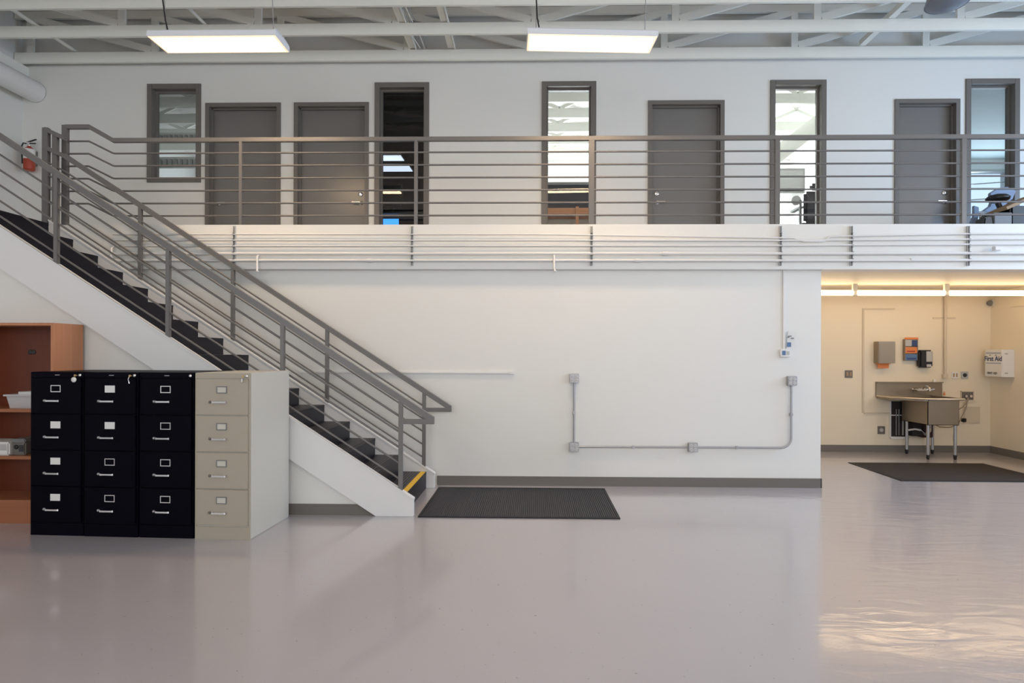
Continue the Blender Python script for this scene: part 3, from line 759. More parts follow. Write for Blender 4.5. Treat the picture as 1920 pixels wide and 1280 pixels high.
b1 = outlet_box(1077, 709, 'grey outlet box at the top of the left conduit')
b2 = outlet_box(1077, 838, 'grey outlet box at the lower left corner of the conduit')
b3 = outlet_box(1300, 839, 'grey outlet box midway along the horizontal conduit')
b4 = outlet_box(1486, 714, 'grey outlet box at the top of the right conduit')
yc = YW - .022


def conduit(pts, label, clips=()):
    t = thing('wall_conduit', label, 'conduit', (pts[0].x, YW, min(p.z for p in pts)), 'grey conduits between the outlet boxes')
    MB().tube(pts, .0115, 10).build('conduit_tube', 'galv', t)
    for c in clips: MB().box(c[0] - .016, c[0] + .016, YW - .036, YW, c[1] - .016, c[1] + .016).build('clip', 'galv', t, bevel=.004)


V = Vector
conduit([V((b1.x, yc, b1.z - .05)), V((b1.x, yc, b2.z + .05))], 'vertical grey conduit joining the two left outlet boxes', ((b1.x, (b1.z + b2.z) / 2),))
conduit([V((b2.x + .05, yc, b2.z)), V((b3.x - .05, yc, b3.z))], 'horizontal grey conduit between the two low outlet boxes', (((b2.x + b3.x) / 2, b2.z),))
cx_, cz_, R_ = b4.x - .11, b3.z + .11, .11
arc = [V((cx_ + math.sin(a) * R_, yc, cz_ - math.cos(a) * R_)) for a in [i * math.pi / 2 / 8 for i in range(9)]]
conduit([V((b3.x + .05, yc, b3.z))] + arc + [V((b4.x, yc, b4.z - .05))], 'grey conduit bending up to the right outlet box', (((b3.x + cx_) / 2, b3.z), (b4.x, (b4.z + b3.z) / 2)))
# horizontal raceway seen behind the stair rail
a = at(560, 697, Y=YW - .01); b = at(963, 699, Y=YW - .01)
tag(MB().box(a.x, b.x, YW - .02, YW, a.z - .011, a.z + .011).box(b.x - .05, b.x + .004, YW - .026, YW, a.z - .016, a.z + .016).build('wall_raceway', 'white', bevel=.003), 'white horizontal raceway on the wall behind the stair rail', 'raceway')
# vertical raceway with thermostat and hanging tag
a = at(1470, 500, Y=YW - .01); b = at(1470, 655, Y=YW - .01)
tag(MB().box(a.x - .012, a.x + .012, YW - .018, YW, b.z, ZB).build('wall_raceway', 'white', bevel=.003), 'white vertical raceway dropping to the thermostat near the wall end', 'raceway')
p = at(1473, 662, Y=YW - .03)
t = thing('thermostat', 'small white thermostat with blue display below the vertical raceway', 'thermostat', (p.x, YW, p.z))
MB().box(p.x - .058, p.x + .058, YW - .035, YW, p.z - .042, p.z + .045).build('case', 'white', t, bevel=.005)
MB().box(p.x - .04, p.x - .002, YW - .037, YW - .035, p.z - .022, p.z + .028).build('display', 'midblue', t)
MB().box(p.x + .006, p.x + .04, YW - .0365, YW - .035, p.z - .02, p.z + .022).build('buttons', 'lightgrey', t)
p = at(1481, 637, Y=YW - .03)
t = thing('instruction_sheet', 'white instruction sheet tucked above the thermostat', 'paper', (p.x, YW, p.z))
c0 = at(1474, 655, Y=YW - .015); c1 = at(1485, 657, Y=YW - .015); c2 = at(1494, 622, Y=YW - .03); c3 = at(1478, 620, Y=YW - .03)
n0 = Vector((0, .002, 0))
MB().add([c0, c1, c2, c3, c0 + n0, c1 + n0, c2 + n0, c3 + n0], [(0, 1, 2, 3), (7, 6, 5, 4), (0, 4, 5, 1), (1, 5, 6, 2), (2, 6, 7, 3), (3, 7, 4, 0)]).build('sheet', 'paper', t)
mb = MB()
for (qx, qy, w) in ((1478, 632, .012), (1481, 630, .018), (1486, 634, .014)):
    q = at(qx, qy, Y=YW - .031); mb.box(q.x - w, q.x + w, q.y - .002, q.y, q.z - .006, q.z + .006)
mb.build('print_marks', 'grey', t)
q = at(1479, 645, Y=YW - .031); MB().box(q.x - .02, q.x + .025, q.y - .002, q.y, q.z - .03, q.z + .02).build('blue_print', 'midblue', t, label='pale blue printed patch')

# ---------------------------------------------------------------- file cabinets
def make_cabinet(black, cards, label, key):
    m = 'black' if black else 'tan'
    t = thing('file_cabinet', label, 'file cabinet', (0, 0, 0), 'four-drawer file cabinets')
    w, dp, h = .458, (.645 if black else .70), 1.33
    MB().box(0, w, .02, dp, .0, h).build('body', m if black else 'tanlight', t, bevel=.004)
    if not black:
        MB().box(.002, w - .002, .012, .0199, .0, .10).box(.002, w - .002, .012, .0199, h - .045, h - .002).box(.002, .014, .012, .0199, .1, h - .045).box(w - .014, w - .002, .012, .0199, .1, h - .045).build('face_frame', 'tan', t)
    else:
        MB().box(.002, w - .002, .012, .0199, .0, .10).box(.002, w - .002, .012, .0199, h - .045, h - .002).box(.002, .012, .012, .0199, .1, h - .045).box(w - .012, w - .002, .012, .0199, .1, h - .045).build('face_frame', m, t)
    hh = (h - .05 - .105) / 4
    for k in range(4):
        z1 = h - .05 - k * hh; z0 = z1 - hh + .008
        d = MB().box(.016, w - .016, 0, .0195, z0, z1).build('drawer', m, t, bevel=.004)
        cx = w / 2 - .0; cz = z1 - .085
        hw, hz, bz = .043, .0285, .007
        fm = 'chrome' if black else 'grey'
        MB().box(cx - hw, cx + hw, -.006, 0, cz + hz - bz, cz + hz).box(cx - hw, cx + hw, -.006, 0, cz - hz, cz - hz + bz).box(cx - hw, cx - hw + bz, -.006, 0, cz - hz + bz, cz + hz - bz).box(cx + hw - bz, cx + hw, -.006, 0, cz - hz + bz, cz + hz - bz).build('label_holder', fm, d)
        if cards[k]: MB().box(cx - hw + .002, cx + hw - .002, -.0068, -.001, cz - hz + .002, cz + hz - .002).build('label_card', 'paper', d) if black else MB().box(cx - hw + bz, cx + hw - bz, -.003, -.0005, cz - hz + bz, cz + hz - bz).build('label_card', 'papergrey', d)
        gz = cz - .098; gx = cx - .012
        MB().box(gx - .052, gx + .052, -.034, -.024, gz - .0065, gz + .0065).box(gx - .058, gx - .046, -.030, 0, gz - .008, gz + .008).box(gx + .046, gx + .058, -.030, 0, gz - .008, gz + .008).build('handle', 'chrome', d, bevel=.002)
        MB().lathe((gx - .085, 0, gz), [(.011, 0), (.011, -.006), (.007, -.012), (.001, -.013)], 12, 'Y').build('thumb_latch', 'galv' if black else 'frame', d)
    MB().lathe((w - .03, .012, h - .026), [(.012, 0), (.012, -.01), (.008, -.013), (.001, -.014)], 14, 'Y').build('lock', 'chrome' if key != 0 else 'galv', t)
    MB().box(w / 2 - .02, w / 2 + .02, .0105, .012, h - .028, h - .022).build('badge', 'galv', t)
    return t


base = at(467, 1013, Z=0); ang = math.atan2(-.081, 1.854)
ux = Vector((math.cos(ang), math.sin(ang)))
labels = ['black file cabinet at the far left, white cards on its lower three drawers',
          'black file cabinet second from left, white cards on its upper two drawers',
          'black file cabinet third from left, empty label frames',
          'putty-coloured file cabinet at the right end of the row']
cards = [(0, 1, 1, 1), (1, 1, 0, 0), (0, 0, 0, 0), (1, 1, 1, 1)]
for i in range(4):
    off = -(4 - i) * .4645 + .008
    loc = (base.x + ux.x * off, base.y + ux.y * off - (.004 if i == 1 else 0), 0)
    c = make_cabinet(i < 3, cards[i], labels[i], 1)
    c.location = loc; c.rotation_euler.z = ang
    # keys hanging in the locks
    if i != 2:
        lx = loc[0] + ux.x * .428; ly = loc[1] + ux.y * .428 - .006; lz = 1.304
        kt = thing('cabinet_key', ['key with a round white tag in the lock of the leftmost black cabinet', 'chrome key hanging from the lock of the second black cabinet', '', 'key with a small white fob in the lock of the putty cabinet'][i], 'key', (lx, ly, lz - .04), 'keys in the cabinet locks')
        MB().box(lx - .011, lx - .009, ly - .03, ly - .008, lz - .004, lz + .004).lathe((lx - .01, ly - .032, lz), [(.009, 0), (.009, .003)], 12, 'Y').build('key_blade', 'brass', kt)
        if i == 0: MB().lathe((lx - .016, ly - .036, lz - .034), [(.001, -.001), (.021, 0), (.021, .003), (.001, .004)], 18, 'Y').build('tag_disc', 'paper', kt, label='round white tag')
        elif i == 1: MB().tube([(lx - .012, ly - .034, lz - .008), (lx - .02, ly - .034, lz - .028), (lx - .012, ly - .034, lz - .062)], .004, 8).build('second_key', 'chrome', kt)
        else: MB().box(lx - .022, lx - .006, ly - .036, ly - .030, lz - .048, lz - .014).build('fob', 'paper', kt, bevel=.004, label='small white fob')

# ---------------------------------------------------------------- bookcase
bx1, by0, by1, bh = -4.165, 5.14, 5.49, 1.745
bx0 = bx1 - .92
t = thing('bookcase', 'open cherry wood bookcase behind the black cabinets', 'bookcase', ((bx0 + bx1) / 2, by0, 0))
MB().box(bx1 - .022, bx1, by0, by1, 0, bh).build('side_panel', 'wood', t, bevel=.001)
MB().box(bx0, bx0 + .022, by0, by1, 0, bh).build('side_panel', 'wood', t, bevel=.001)
MB().box(bx0 + .022, bx1 - .022, by0 + .001, by1, bh - .024, bh).build('top_panel', 'wood', t)
MB().box(bx0 + .022, bx1 - .022, by1 - .012, by1 - .004, .0, bh - .024).build('back_panel', 'woodshade', t)
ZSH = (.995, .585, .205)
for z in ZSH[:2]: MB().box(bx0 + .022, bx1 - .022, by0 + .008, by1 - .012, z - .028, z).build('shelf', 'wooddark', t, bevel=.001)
MB().box(bx0 + .022, bx1 - .022, by0 + .004, by1 - .012, ZSH[2] - .028, ZSH[2]).build('shelf', 'wooddark', t)
MB().box(bx0 + .022, bx1 - .022, by0 + .01, by0 + .03, 0, ZSH[2] - .028).build('kick_board', 'wooddark', t)
p = at(60, 660, Y=by1 - .014)
gr = MB()
for dx in (-.014, .014): gr.lathe((p.x + dx, by1 - .012, p.z), [(.022, 0), (.022, -.005), (.016, -.007)], 16, 'Y')
gr.build('cable_grommet', 'slot', t)
# tub on the upper shelf
a = at(20, 770, Y=5.25); b = at(58, 770, Y=5.25); z0 = ZSH[0]
t = thing('storage_tub', 'frosted white plastic tub on the upper bookcase shelf', 'tub', ((a.x + b.x) / 2 + .02, 5.32, z0))
zt = at(30, 739, Y=5.22).z
xa, xb = a.x, bx1 - .04
vs = [(xa + .02, 5.22, z0), (xb - .01, 5.22, z0), (xb - .01, 5.44, z0), (xa + .02, 5.44, z0), (xa, 5.20, zt), (xb, 5.20, zt), (xb, 5.46, zt), (xa, 5.46, zt)]
MB().add(vs, [(3, 2, 1, 0), (0, 1, 5, 4), (1, 2, 6, 5), (2, 3, 7, 6), (3, 0, 4, 7)]).build('tub_body', 'tub', t)
MB().box(xa - .015, xb + .012, 5.185, 5.20, zt - .016, zt).box(xa - .015, xb + .012, 5.46, 5.47, zt - .016, zt).box(xa - .015, xa, 5.2, 5.46, zt - .016, zt).box(xb, xb + .012, 5.2, 5.46, zt - .016, zt).build('rim', 'tub', t, bevel=.003)
MB().box(xa + .06, xb - .05, 5.26, 5.42, z0 + .01, zt + .02).build('folded_paper', 'paper', t)
# parcel and dark appliance on the middle shelf
z0 = ZSH[1]
a = at(0, 828, Y=5.2); b = at(22, 828, Y=5.2)
t = thing('printed_carton', 'white carton with a grey printed band on the middle bookcase shelf', 'box', (b.x - .14, 5.3, z0))
MB().box(b.x - .30, b.x, 5.17, 5.42, z0, a.z).build('carton', 'paper', t, bevel=.012)
MB().box(b.x - .29, b.x - .02, 5.168, 5.17, z0 + .045, z0 + .10).build('printed_band', 'lightgrey', t, label='grey printed band')
a = at(25, 822, Y=5.22); b = at(51, 822, Y=5.22)
t = thing('binding_machine', 'dark grey office device beside the white carton', 'machine', ((a.x + b.x) / 2, 5.32, z0))
MB().box(a.x, b.x, 5.2, 5.44, z0, a.z - .03).build('case', 'frame', t, bevel=.01)
MB().box(a.x - .004, b.x + .002, 5.195, 5.44, a.z - .03, a.z).build('lid', 'grey', t, bevel=.008)
MB().lathe((a.x + .045, 5.199, a.z - .07), [(.02, 0), (.02, -.006), (.014, -.01)], 16, 'Y').build('dial', 'blackplastic', t)
MB().box(b.x - .055, b.x - .015, 5.196, 5.2, z0 + .03, z0 + .09).build('slot', 'slot', t)

# ---------------------------------------------------------------- floor mats
t = thing('floor_mat', 'black ribbed rubber mat at the foot of the stairs', 'mat', (-.13, 6.05, 0))
mx0, mx1, my0, my1 = -1.045, .79, 5.455, 6.66
MB().prismz([(mx0, my0), (mx1, my0), (mx1, my1), (mx0, my1)], .0, .007).build('mat_base', 'mat', t)
mb = MB()
nx, ny = 92, 60
for i in range(nx):
    x = mx0 + .03 + (mx1 - mx0 - .06) * (i + .5) / nx
    w = (mx1 - mx0 - .06) / nx * .24
    mb.box(x - w, x + w, my0 + .03, my1 - .03, .007, .0115)
rb = mb.build('ribs', mat('mat_rib_rubber', (.042, .041, .052), .55), t); rb['kind'] = 'stuff'
mb = MB()
mb.box(mx0, mx1, my0, my0 + .025, .007, .011).box(mx0, mx1, my1 - .025, my1, .007, .011).box(mx0, mx0 + .025, my0 + .025, my1 - .025, .007, .011).box(mx1 - .025, mx1, my0 + .025, my1 - .025, .007, .011)
mb.build('border', 'mat', t)
t = thing('floor_mat', 'plain dark brown mat in front of the sink', 'mat', (5.25, 7.8, 0))
MB().box(4.385, 6.15, 7.24, 8.38, .0, .008).build('carpet_field', 'matbrown', t)
MB().box(4.35, 6.185, 7.205, 7.24, 0, .007).box(4.35, 6.185, 8.38, 8.415, 0, .007).box(4.35, 4.385, 7.24, 8.38, 0, .007).box(6.15, 6.185, 7.24, 8.38, 0, .007).build('rubber_edge', 'mat', t)

# ---------------------------------------------------------------- sink alcove fittings
# hanging tube lights
zt = 2.345
g0 = at(1602, 549, Z=zt); g1 = at(1775, 549, Z=zt)
ly = (g0.y + g1.y) / 2; pitch = g1.x - g0.x
for k, lab in ((-1, 'left one of the tube lights over the sink, cut by the wall edge'), (0, 'middle one of the tube lights over the sink'), (1, 'right one of the tube lights over the sink'), (-2, 'tube light hidden behind the wall end')):
    x0 = g0.x + k * pitch; x1 = x0 + pitch
    if x1 > XS: x1 = XS - .02
    if k == -2: continue
    x0 = max(x0, XA - .24)
    t = thing('tube_light', lab, 'lamp', ((x0 + x1) / 2, ly, zt), 'tube lights over the sink')
    MB().tube([(x0 + .03, ly, zt), (x1 - .03, ly, zt)], .036, 16).build('tube', 'tube', t)
    for xx in (x0, x1 - .03): MB().box(xx, xx + .03, ly - .02, ly + .02, zt - .04, 2.47).build('lamp_holder', 'papergrey', t)

yb = YS


def onwall(px, py, y=None): return at(px, py, Y=YS if y is None else y)


# sink
zr_ = at(1740, 746, Y=8.80).z
xl_, xr_ = at(1641, 740, Y=YS).x, at(1765, 735, Y=YS).x
zb_ = at(1700, 717, Y=YS).z
fr = at(1738, 752, Y=8.72); fr2 = at(1797, 752, Y=8.72)
yfr = 8.70
t = thing('utility_sink', 'stainless steel utility sink with left drainboard on tubular legs', 'sink', ((xl_ + xr_) / 2, 9.0, 0))
xr2 = fr2.x + .05
mb = MB()
mb.box(xl_, xr_, YS - .025, YS - .002, zr_ - .02, zb_)
mb.box(xl_, xr_, YS - .06, YS - .002, zb_ - .0, zb_ + .012)
mb.build('backsplash', 'stainless', t, bevel=.003)
dk = MB().prismz([(xl_, YS - .025), (xl_ + .02, yfr + .28), (fr.x - .05, yfr - .01), (fr.x, yfr - .02), (fr.x, YS - .025)][::-1], zr_ - .04, zr_)
dk.build('drainboard', 'stainless', t, bevel=.005)
# bowl: open box with walls
bxa, bxb, bya, byb = fr.x, fr2.x, yfr, YS - .07
zbo = at(1760, 797, Y=yfr).z
mb = MB()
mb.box(bxa, bxa + .012, bya, byb, zbo, zr_ - .02).box(bxb - .012, bxb, bya, byb, zbo, zr_ - .02).box(bxa, bxb, bya, bya + .012, zbo, zr_ - .02).box(bxa, bxb, byb - .012, byb, zbo, zr_ - .02).box(bxa, bxb, bya, byb, zbo, zbo + .012)
mb.build('bowl', 'stainless', t, bevel=.004)
mb = MB()
mb.box(bxa - .0, xr2, bya - .03, bya, zr_ - .03, zr_ + .006).box(bxb, xr2, bya, YS - .03, zr_ - .03, zr_ + .006).box(bxa, bxb, byb, YS - .03, zr_ - .03, zr_ + .0)
mb.build('rim', 'stainless', t, bevel=.005)
MB().tube([(xl_ + .01, YS - .03, zr_ - .006), (xl_ + .02, yfr + .28, zr_ - .006), (fr.x - .05, yfr - .012, zr_ - .006), (fr.x, yfr - .035, zr_ - .006), (xr2, yfr - .035, zr_ - .006)], .013, 10).build('rolled_rim', 'rimshine', t, label='rolled front edge with painted highlight')
for lx, ly_, in ((bxa + .03, bya + .04), (bxb - .03, bya + .04), (bxa + .03, byb - .08), (bxb - .03, byb - .08)):
    lg = MB().tube([(lx, ly_, .06), (lx, ly_, zbo)], .021, 14).build('leg', 'galv', t)
    MB().tube([(lx, ly_, 0), (lx, ly_, .01), (lx, ly_, .065)], .014, 12, .024).build('foot', 'blackplastic', lg)
MB().tube([((bxa + bxb) / 2, 9.0, zbo), ((bxa + bxb) / 2, 9.0, zbo - .12), ((bxa + bxb) / 2, 9.08, zbo - .18), ((bxa + bxb) / 2, 9.2, zbo - .12), ((bxa + bxb) / 2, 9.36, zbo - .12)], .022, 12).build('drain_pipe', 'chrome', t)
# faucet
q = at(1728, 730, Y=YS - .06)
t = thing('wall_faucet', 'chrome two-handled wall faucet above the sink bowl', 'faucet', (q.x, YS - .03, q.z))
MB().bar((q.x - .11, YS - .075, q.z), (q.x + .11, YS - .075, q.z), .035, .035).build('faucet_body', 'chrome', t, bevel=.008)
for s in (-1, 1):
    MB().lathe((q.x + s * .10, YS - .025, q.z), [(.026, 0), (.026, -.01), (.014, -.014), (.014, -.05)], 14, 'Y').lathe((q.x + s * .10, YS - .09, q.z), [(.02, 0), (.024, -.015), (.014, -.03)], 12, 'Y').bar((q.x + s * .10, YS - .115, q.z), (q.x + s * .155, YS - .125, q.z + .012), .014, .014).build('tap_handle', 'chrome', t)
MB().tube([(q.x, YS - .075, q.z), (q.x, YS - .12, q.z + .05), (q.x, YS - .2, q.z + .06), (q.x, YS - .25, q.z + .03), (q.x, YS - .255, q.z - .01)], .011, 10).build('spout', 'chrome', t)
# soap bottle on backsplash right end
q = at(1752, 722, Y=YS - .03)
tag(MB().lathe((q.x, YS - .035, zb_ + .012), [(.018, 0), (.018, .03), (.010, .04), (.004, .045)], 14).build('soap_bar_dish', 'white'), 'small white dish on the right end of the sink backsplash', 'dish')
# dispensers
a = onwall(1640, 638); b = onwall(1680, 682)
t = thing('paper_towel_dispenser', 'steel paper towel dispenser with orange paper hanging out', 'dispenser', ((a.x + b.x) / 2, YS, b.z))
dk = .13
a2 = at(1647, 640, Y=YS - dk); b2_ = at(1679, 681, Y=YS - dk)
MB().box(a2.x, b2_.x, YS - dk, YS, b2_.z, a2.z).build('housing', 'stainless', t, bevel=.006)
MB().box(a2.x + .02, b2_.x - .04, YS - dk - .003, YS - dk + .0, b2_.z + .03, a2.z - .02).build('door_panel', 'stainless', t, bevel=.001)
MB().box(a2.x + .01, b2_.x - .06, YS - dk + .02, YS - dk + .10, b2_.z - .012, b2_.z + .001).add([], []).box(a2.x + .02, b2_.x - .07, YS - dk + .05, YS - dk + .056, b2_.z - .075, b2_.z - .01).build('paper_towel', 'orange', t, label='orange-brown paper hanging from the dispenser')
a = at(1697, 636, Y=YS - .06); b = at(1721, 676, Y=YS - .06)
t = thing('glove_box_rack', 'wall rack with orange and blue printed boxes', 'rack', ((a.x + b.x) / 2, YS, b.z))
hgt = a.z - b.z; wd = b.x - a.x
MB().box(a.x, b.x, YS - .012, YS, b.z, a.z).box(a.x, a.x + .006, YS - .06, YS - .012, b.z, a.z).box(b.x - .006, b.x, YS - .06, YS - .012, b.z, a.z).build('rack_frame', 'stainless', t)
cols = [('stainless', 'blue'), ('orange', 'orange'), ('midblue', 'blue')]
for k in range(3):
    z1 = a.z - hgt * k / 3 - .008; z0 = a.z - hgt * (k + 1) / 3 + .004
    gb = MB().box(a.x + .008, b.x - .008, YS - .058, YS - .014, z0, z1).build('glove_box', ['lightgrey', 'orange', 'midblue'][k], t, bevel=.002)
    if k == 0: MB().box((a.x + b.x) / 2 + .005, b.x - .008, YS - .0595, YS - .058, z0, z1 - .004).build('printed_face', 'blue', gb)
    if k == 1: MB().box(a.x + .03, b.x - .04, YS - .0595, YS - .058, z0 + .02, z0 + .04).build('printed_face', 'red', gb)
    if k == 2: MB().box(a.x + .03, b.x - .02, YS - .0595, YS - .058, z0 + .015, z0 + .04).build('printed_face', 'blue', gb)
MB().box(a.x + .02, b.x + .02, YS - .035, YS - .02, a.z, a.z + .03).build('loose_tissue', 'orange', t)
a = at(1725, 656, Y=YS - .1); b = at(1750, 689, Y=YS - .1)
t = thing('soap_dispenser', 'black soap dispenser with a grey front window', 'dispenser', ((a.x + b.x) / 2, YS, b.z))
MB().box(a.x, b.x, YS - .10, YS, b.z, a.z).build('housing', 'blackplastic', t, bevel=.022)
MB().box(a.x + .095, b.x - .02, YS - .104, YS - .098, b.z + .09, a.z - .02).build('level_window', 'lightgrey', t, bevel=.002)
MB().box(a.x + .10, b.x - .03, YS - .103, YS - .098, b.z + .01, b.z + .05).build('push_bar', 'lightgrey', t, bevel=.002)
# switch and outlets on the alcove wall
def plate(px, py, w, h, name, label, face, m='white', round_=False):
    p = onwall(px, py)
    t = thing(name, label, 'outlet' if name != 'light_switch' else 'switch', (p.x, YS, p.z), None)
    MB().box(p.x - w / 2, p.x + w / 2, YS - .012, YS, p.z - h / 2, p.z + h / 2).build('cover_plate', m, t, bevel=.003)
    if round_: MB().lathe((p.x, YS - .012, p.z), [(.03, 0), (.03, -.006), (.02, -.01)], 18, 'Y').build('socket', face, t)
    else:
        for s in (-1, 1): MB().box(p.x + s * w * .22 - w * .11, p.x + s * w * .22 + w * .11, YS - .017, YS - .012, p.z - h * .28, p.z + h * .28).build('rocker', face, t)
    return t


plate(1591, 701, .115, .115, 'light_switch', 'double switch plate alone on the left of the alcove wall', 'card', 'frame')
plate(1790, 703, .10, .10, 'wall_outlet', 'white double outlet right of the vertical pipe', 'card', 'white')
plate(1808, 703, .11, .11, 'wall_outlet', 'square grey outlet with a black round socket', 'slot', 'lightgrey', True)
plate(1652, 806, .11, .12, 'wall_outlet', 'low grey outlet with a round socket left of the opening', 'lightgrey', 'frame', True)
plate(1790, 820, .05, .10, 'wall_outlet', 'low tan outlet right of the sink legs', 'card', 'card')
# raceways and pipe
def strip(pts, w, label, name='wall_raceway', y=None, m='panelcream'):
    mb = MB()
    for (a, b) in zip(pts, pts[1:]):
        p, q = onwall(*a), onwall(*b)
        mb.box(min(p.x, q.x) - w / 2, max(p.x, q.x) + w / 2, YS - .016, YS, min(p.z, q.z) - w / 2, max(p.z, q.z) + w / 2)
    return tag(mb.build(name, m), label, 'raceway')


strip([(1676, 579), (1618, 579)], .02, 'thin cream raceway running left along the top of the alcove wall')
strip([(1618, 582), (1618, 772)], .02, 'thin cream raceway dropping beside the towel dispenser')
strip([(1621, 774), (1668, 774)], .02, 'thin cream raceway running to the wall opening')
p = onwall(1770, 560); q = onwall(1770, 705)
tag(MB().tube([(p.x, YS - .03, 2.465), (p.x, YS - .03, q.z + .02)], .018, 12).box(p.x - .035, p.x + .035, YS - .05, YS, q.z - .03, q.z + .03).box(p.x - .17, p.x + .17, YS - .012, YS, at(1770, 596, Y=YS).z - .012, at(1770, 596, Y=YS).z + .012).build('drop_pipe', 'panelcream', bevel=0), 'cream vertical pipe above the sink ending in a small box', 'pipe')
# wall opening with pipes
a = onwall(1669, 752); b = onwall(1699, 818)
t = thing('access_opening', 'white-framed opening in the wall with dark pipework behind', 'opening', ((a.x + b.x) / 2, YS, b.z))
f = .02
MB().box(a.x, b.x, YS - .005, YS - .001, b.z, a.z).build('painted_recess', 'darkhole', t)  # flat dark sheet on the wall, the opening's shade put into its colour
MB().box(a.x - f, a.x, YS - .03, YS, b.z - f, a.z).box(b.x, b.x + f, YS - .03, YS, b.z - f, a.z + .0).box(a.x, b.x, YS - .03, YS, b.z - f - .015, b.z).box(a.x, b.x, YS - .02, YS - .005, (a.z + b.z) / 2 + .05, (a.z + b.z) / 2 + .065).build('opening_frame', 'white', t)
mb = MB()
for px in (1679, 1684): q = onwall(px, 790); mb.tube([(q.x, YS - .02, b.z + .02), (q.x, YS - .02, a.z - .12)], .009, 8)
mb.build('pipe', 'grey', t)
q0 = onwall(1692, 775)
MB().box(q0.x - .012, q0.x + .012, YS - .02, YS - .008, b.z + .02, (a.z + b.z) / 2 + .04).build('valve_post', 'lightgrey', t)
# dark bin standing by the opening behind the legs
a = at(1701, 752, Y=YS - .05); b = at(1727, 818, Y=YS - .05)
t = thing('hanging_caddy', 'dark red-black carrier hanging on the wall under the sink', 'caddy', ((a.x + b.x) / 2, YS, b.z))
MB().box(a.x, b.x - .06, YS - .18, YS - .01, b.z + .02, a.z).build('carrier_body', 'darkhole', t, bevel=.01)
MB().box(b.x - .06, at(1740, 790, Y=YS - .05).x, YS - .18, YS - .01, b.z + .0, at(1740, 787, Y=YS - .05).z).build('carrier_pocket', mat('maroon_fabric', (.035, .008, .012), .8), t, bevel=.01)
c0, c1 = at(1703, 806, Y=YS - .2), at(1738, 812, Y=YS - .2)
MB().tube([c0, (c0.x + .1, YS - .2, c0.z + .015), (c1.x - .08, YS - .2, c0.z - .0), (c1.x, YS - .2, c0.z - .05), (c1.x + .01, YS - .2, c1.z - .08)], .014, 10).build('white_hose', 'white', t)
# washer outlet box and hoses
p = onwall(1813, 741)
t = thing('supply_box', 'recessed supply box with brown interior right of the sink', 'box', (p.x, YS, p.z - .07))
w, h = .10, .065
MB().box(p.x - w, p.x + w, YS - .012, YS, p.z + h - .012, p.z + h).box(p.x - w, p.x + w, YS - .012, YS, p.z - h - .012, p.z - h).box(p.x - w, p.x - w + .012, YS - .012, YS, p.z - h, p.z + h).box(p.x + w - .012, p.x + w, YS - .012, YS, p.z - h, p.z + h).build('box_frame', 'panelcream', t)
MB().box(p.x - w + .012, p.x + w - .012, YS - .004, YS - .001, p.z - h, p.z + h - .012).build('recess', 'frame', t)
for s in (-.04, .03): MB().lathe((p.x + s, YS - .004, p.z - .01), [(.014, 0), (.014, -.03), (.02, -.032), (.02, -.045)], 12, 'Y').build('valve', 'chrome', t)
MB().box(p.x - w - .02, p.x + w + .04, YS - .02, YS, p.z - h - .03, p.z - h - .018).build('box_sill', 'sinkwall', t)
hy = YS - .06
pts = [at(1815, 745, Y=hy), at(1812, 755, Y=hy), at(1805, 763, Y=hy), at(1797, 768, Y=hy)]
tag(MB().tube(pts, .008, 8).build('supply_hose', 'stainless'), 'shorter braided hose from the supply box to the sink', 'hose', 'hoses beside the sink')
pts = [at(1816, 745, Y=hy), at(1811, 765, Y=hy), at(1803, 782, Y=hy), at(1796, 797, Y=hy), at(1780, 801, Y=hy), at(1762, 800, Y=hy), at(1754, 796, Y=hy)]
tag(MB().tube(pts, .008, 8).build('supply_hose', 'stainless'), 'longer braided hose looping under the sink bowl', 'hose', 'hoses beside the sink')
p = onwall(1805, 787)
tag(MB().box(p.x - .025, p.x + .025, YS - .05, YS, p.z - .028, p.z + .028).tube([(p.x - .02, YS - .03, p.z), (p.x - .07, YS - .03, p.z - .01)], .006, 8).build('power_adapter', 'blackplastic', bevel=.005), 'small black power adapter plugged in below the supply box', 'adapter')
p = onwall(1822, 778)
tag(MB().box(p.x - .13, p.x + .12, YS - .008, YS, p.z - .13, p.z + .13).box(p.x - .115, p.x + .105, YS - .011, YS - .008, p.z - .115, p.z + .115).build('wall_hatch', 'panelcream', bevel=.002), 'blank cream access panel low on the wall right of the sink', 'panel')
q = at(1771, 737, Y=YS - .03)
tag(MB().lathe((q.x, YS - .03, q.z - .03), [(.012, 0), (.012, .03), (.006, .04), (.006, .055)], 12).tube([(q.x, YS, q.z - .02), (q.x, YS - .03, q.z - .02)], .006, 8).build('drain_valve', 'orange'), 'small orange valve on the wall at the sink right end', 'valve')
# first aid cabinet on the right alcove wall
xw = XS; xf = XS - .17
yb1 = at(1848, 680, X=xf).y; ya1 = at(1880, 680, X=xf).y
z1 = at(1880, 655, X=xf).z; z0 = at(1880, 707, X=xf).z
t = thing('first_aid_cabinet', 'white first aid cabinet on the right alcove wall', 'cabinet', (xw, (ya1 + yb1) / 2, z0))
MB().box(xf, xw, ya1, yb1, z0, z1).build('case', 'white', t, bevel=.004)
dr = MB().box(xf - .012, xf, ya1 + .004, yb1 - .004, z0 + .004, z1 - .004).build('door', 'white', t, bevel=.002)


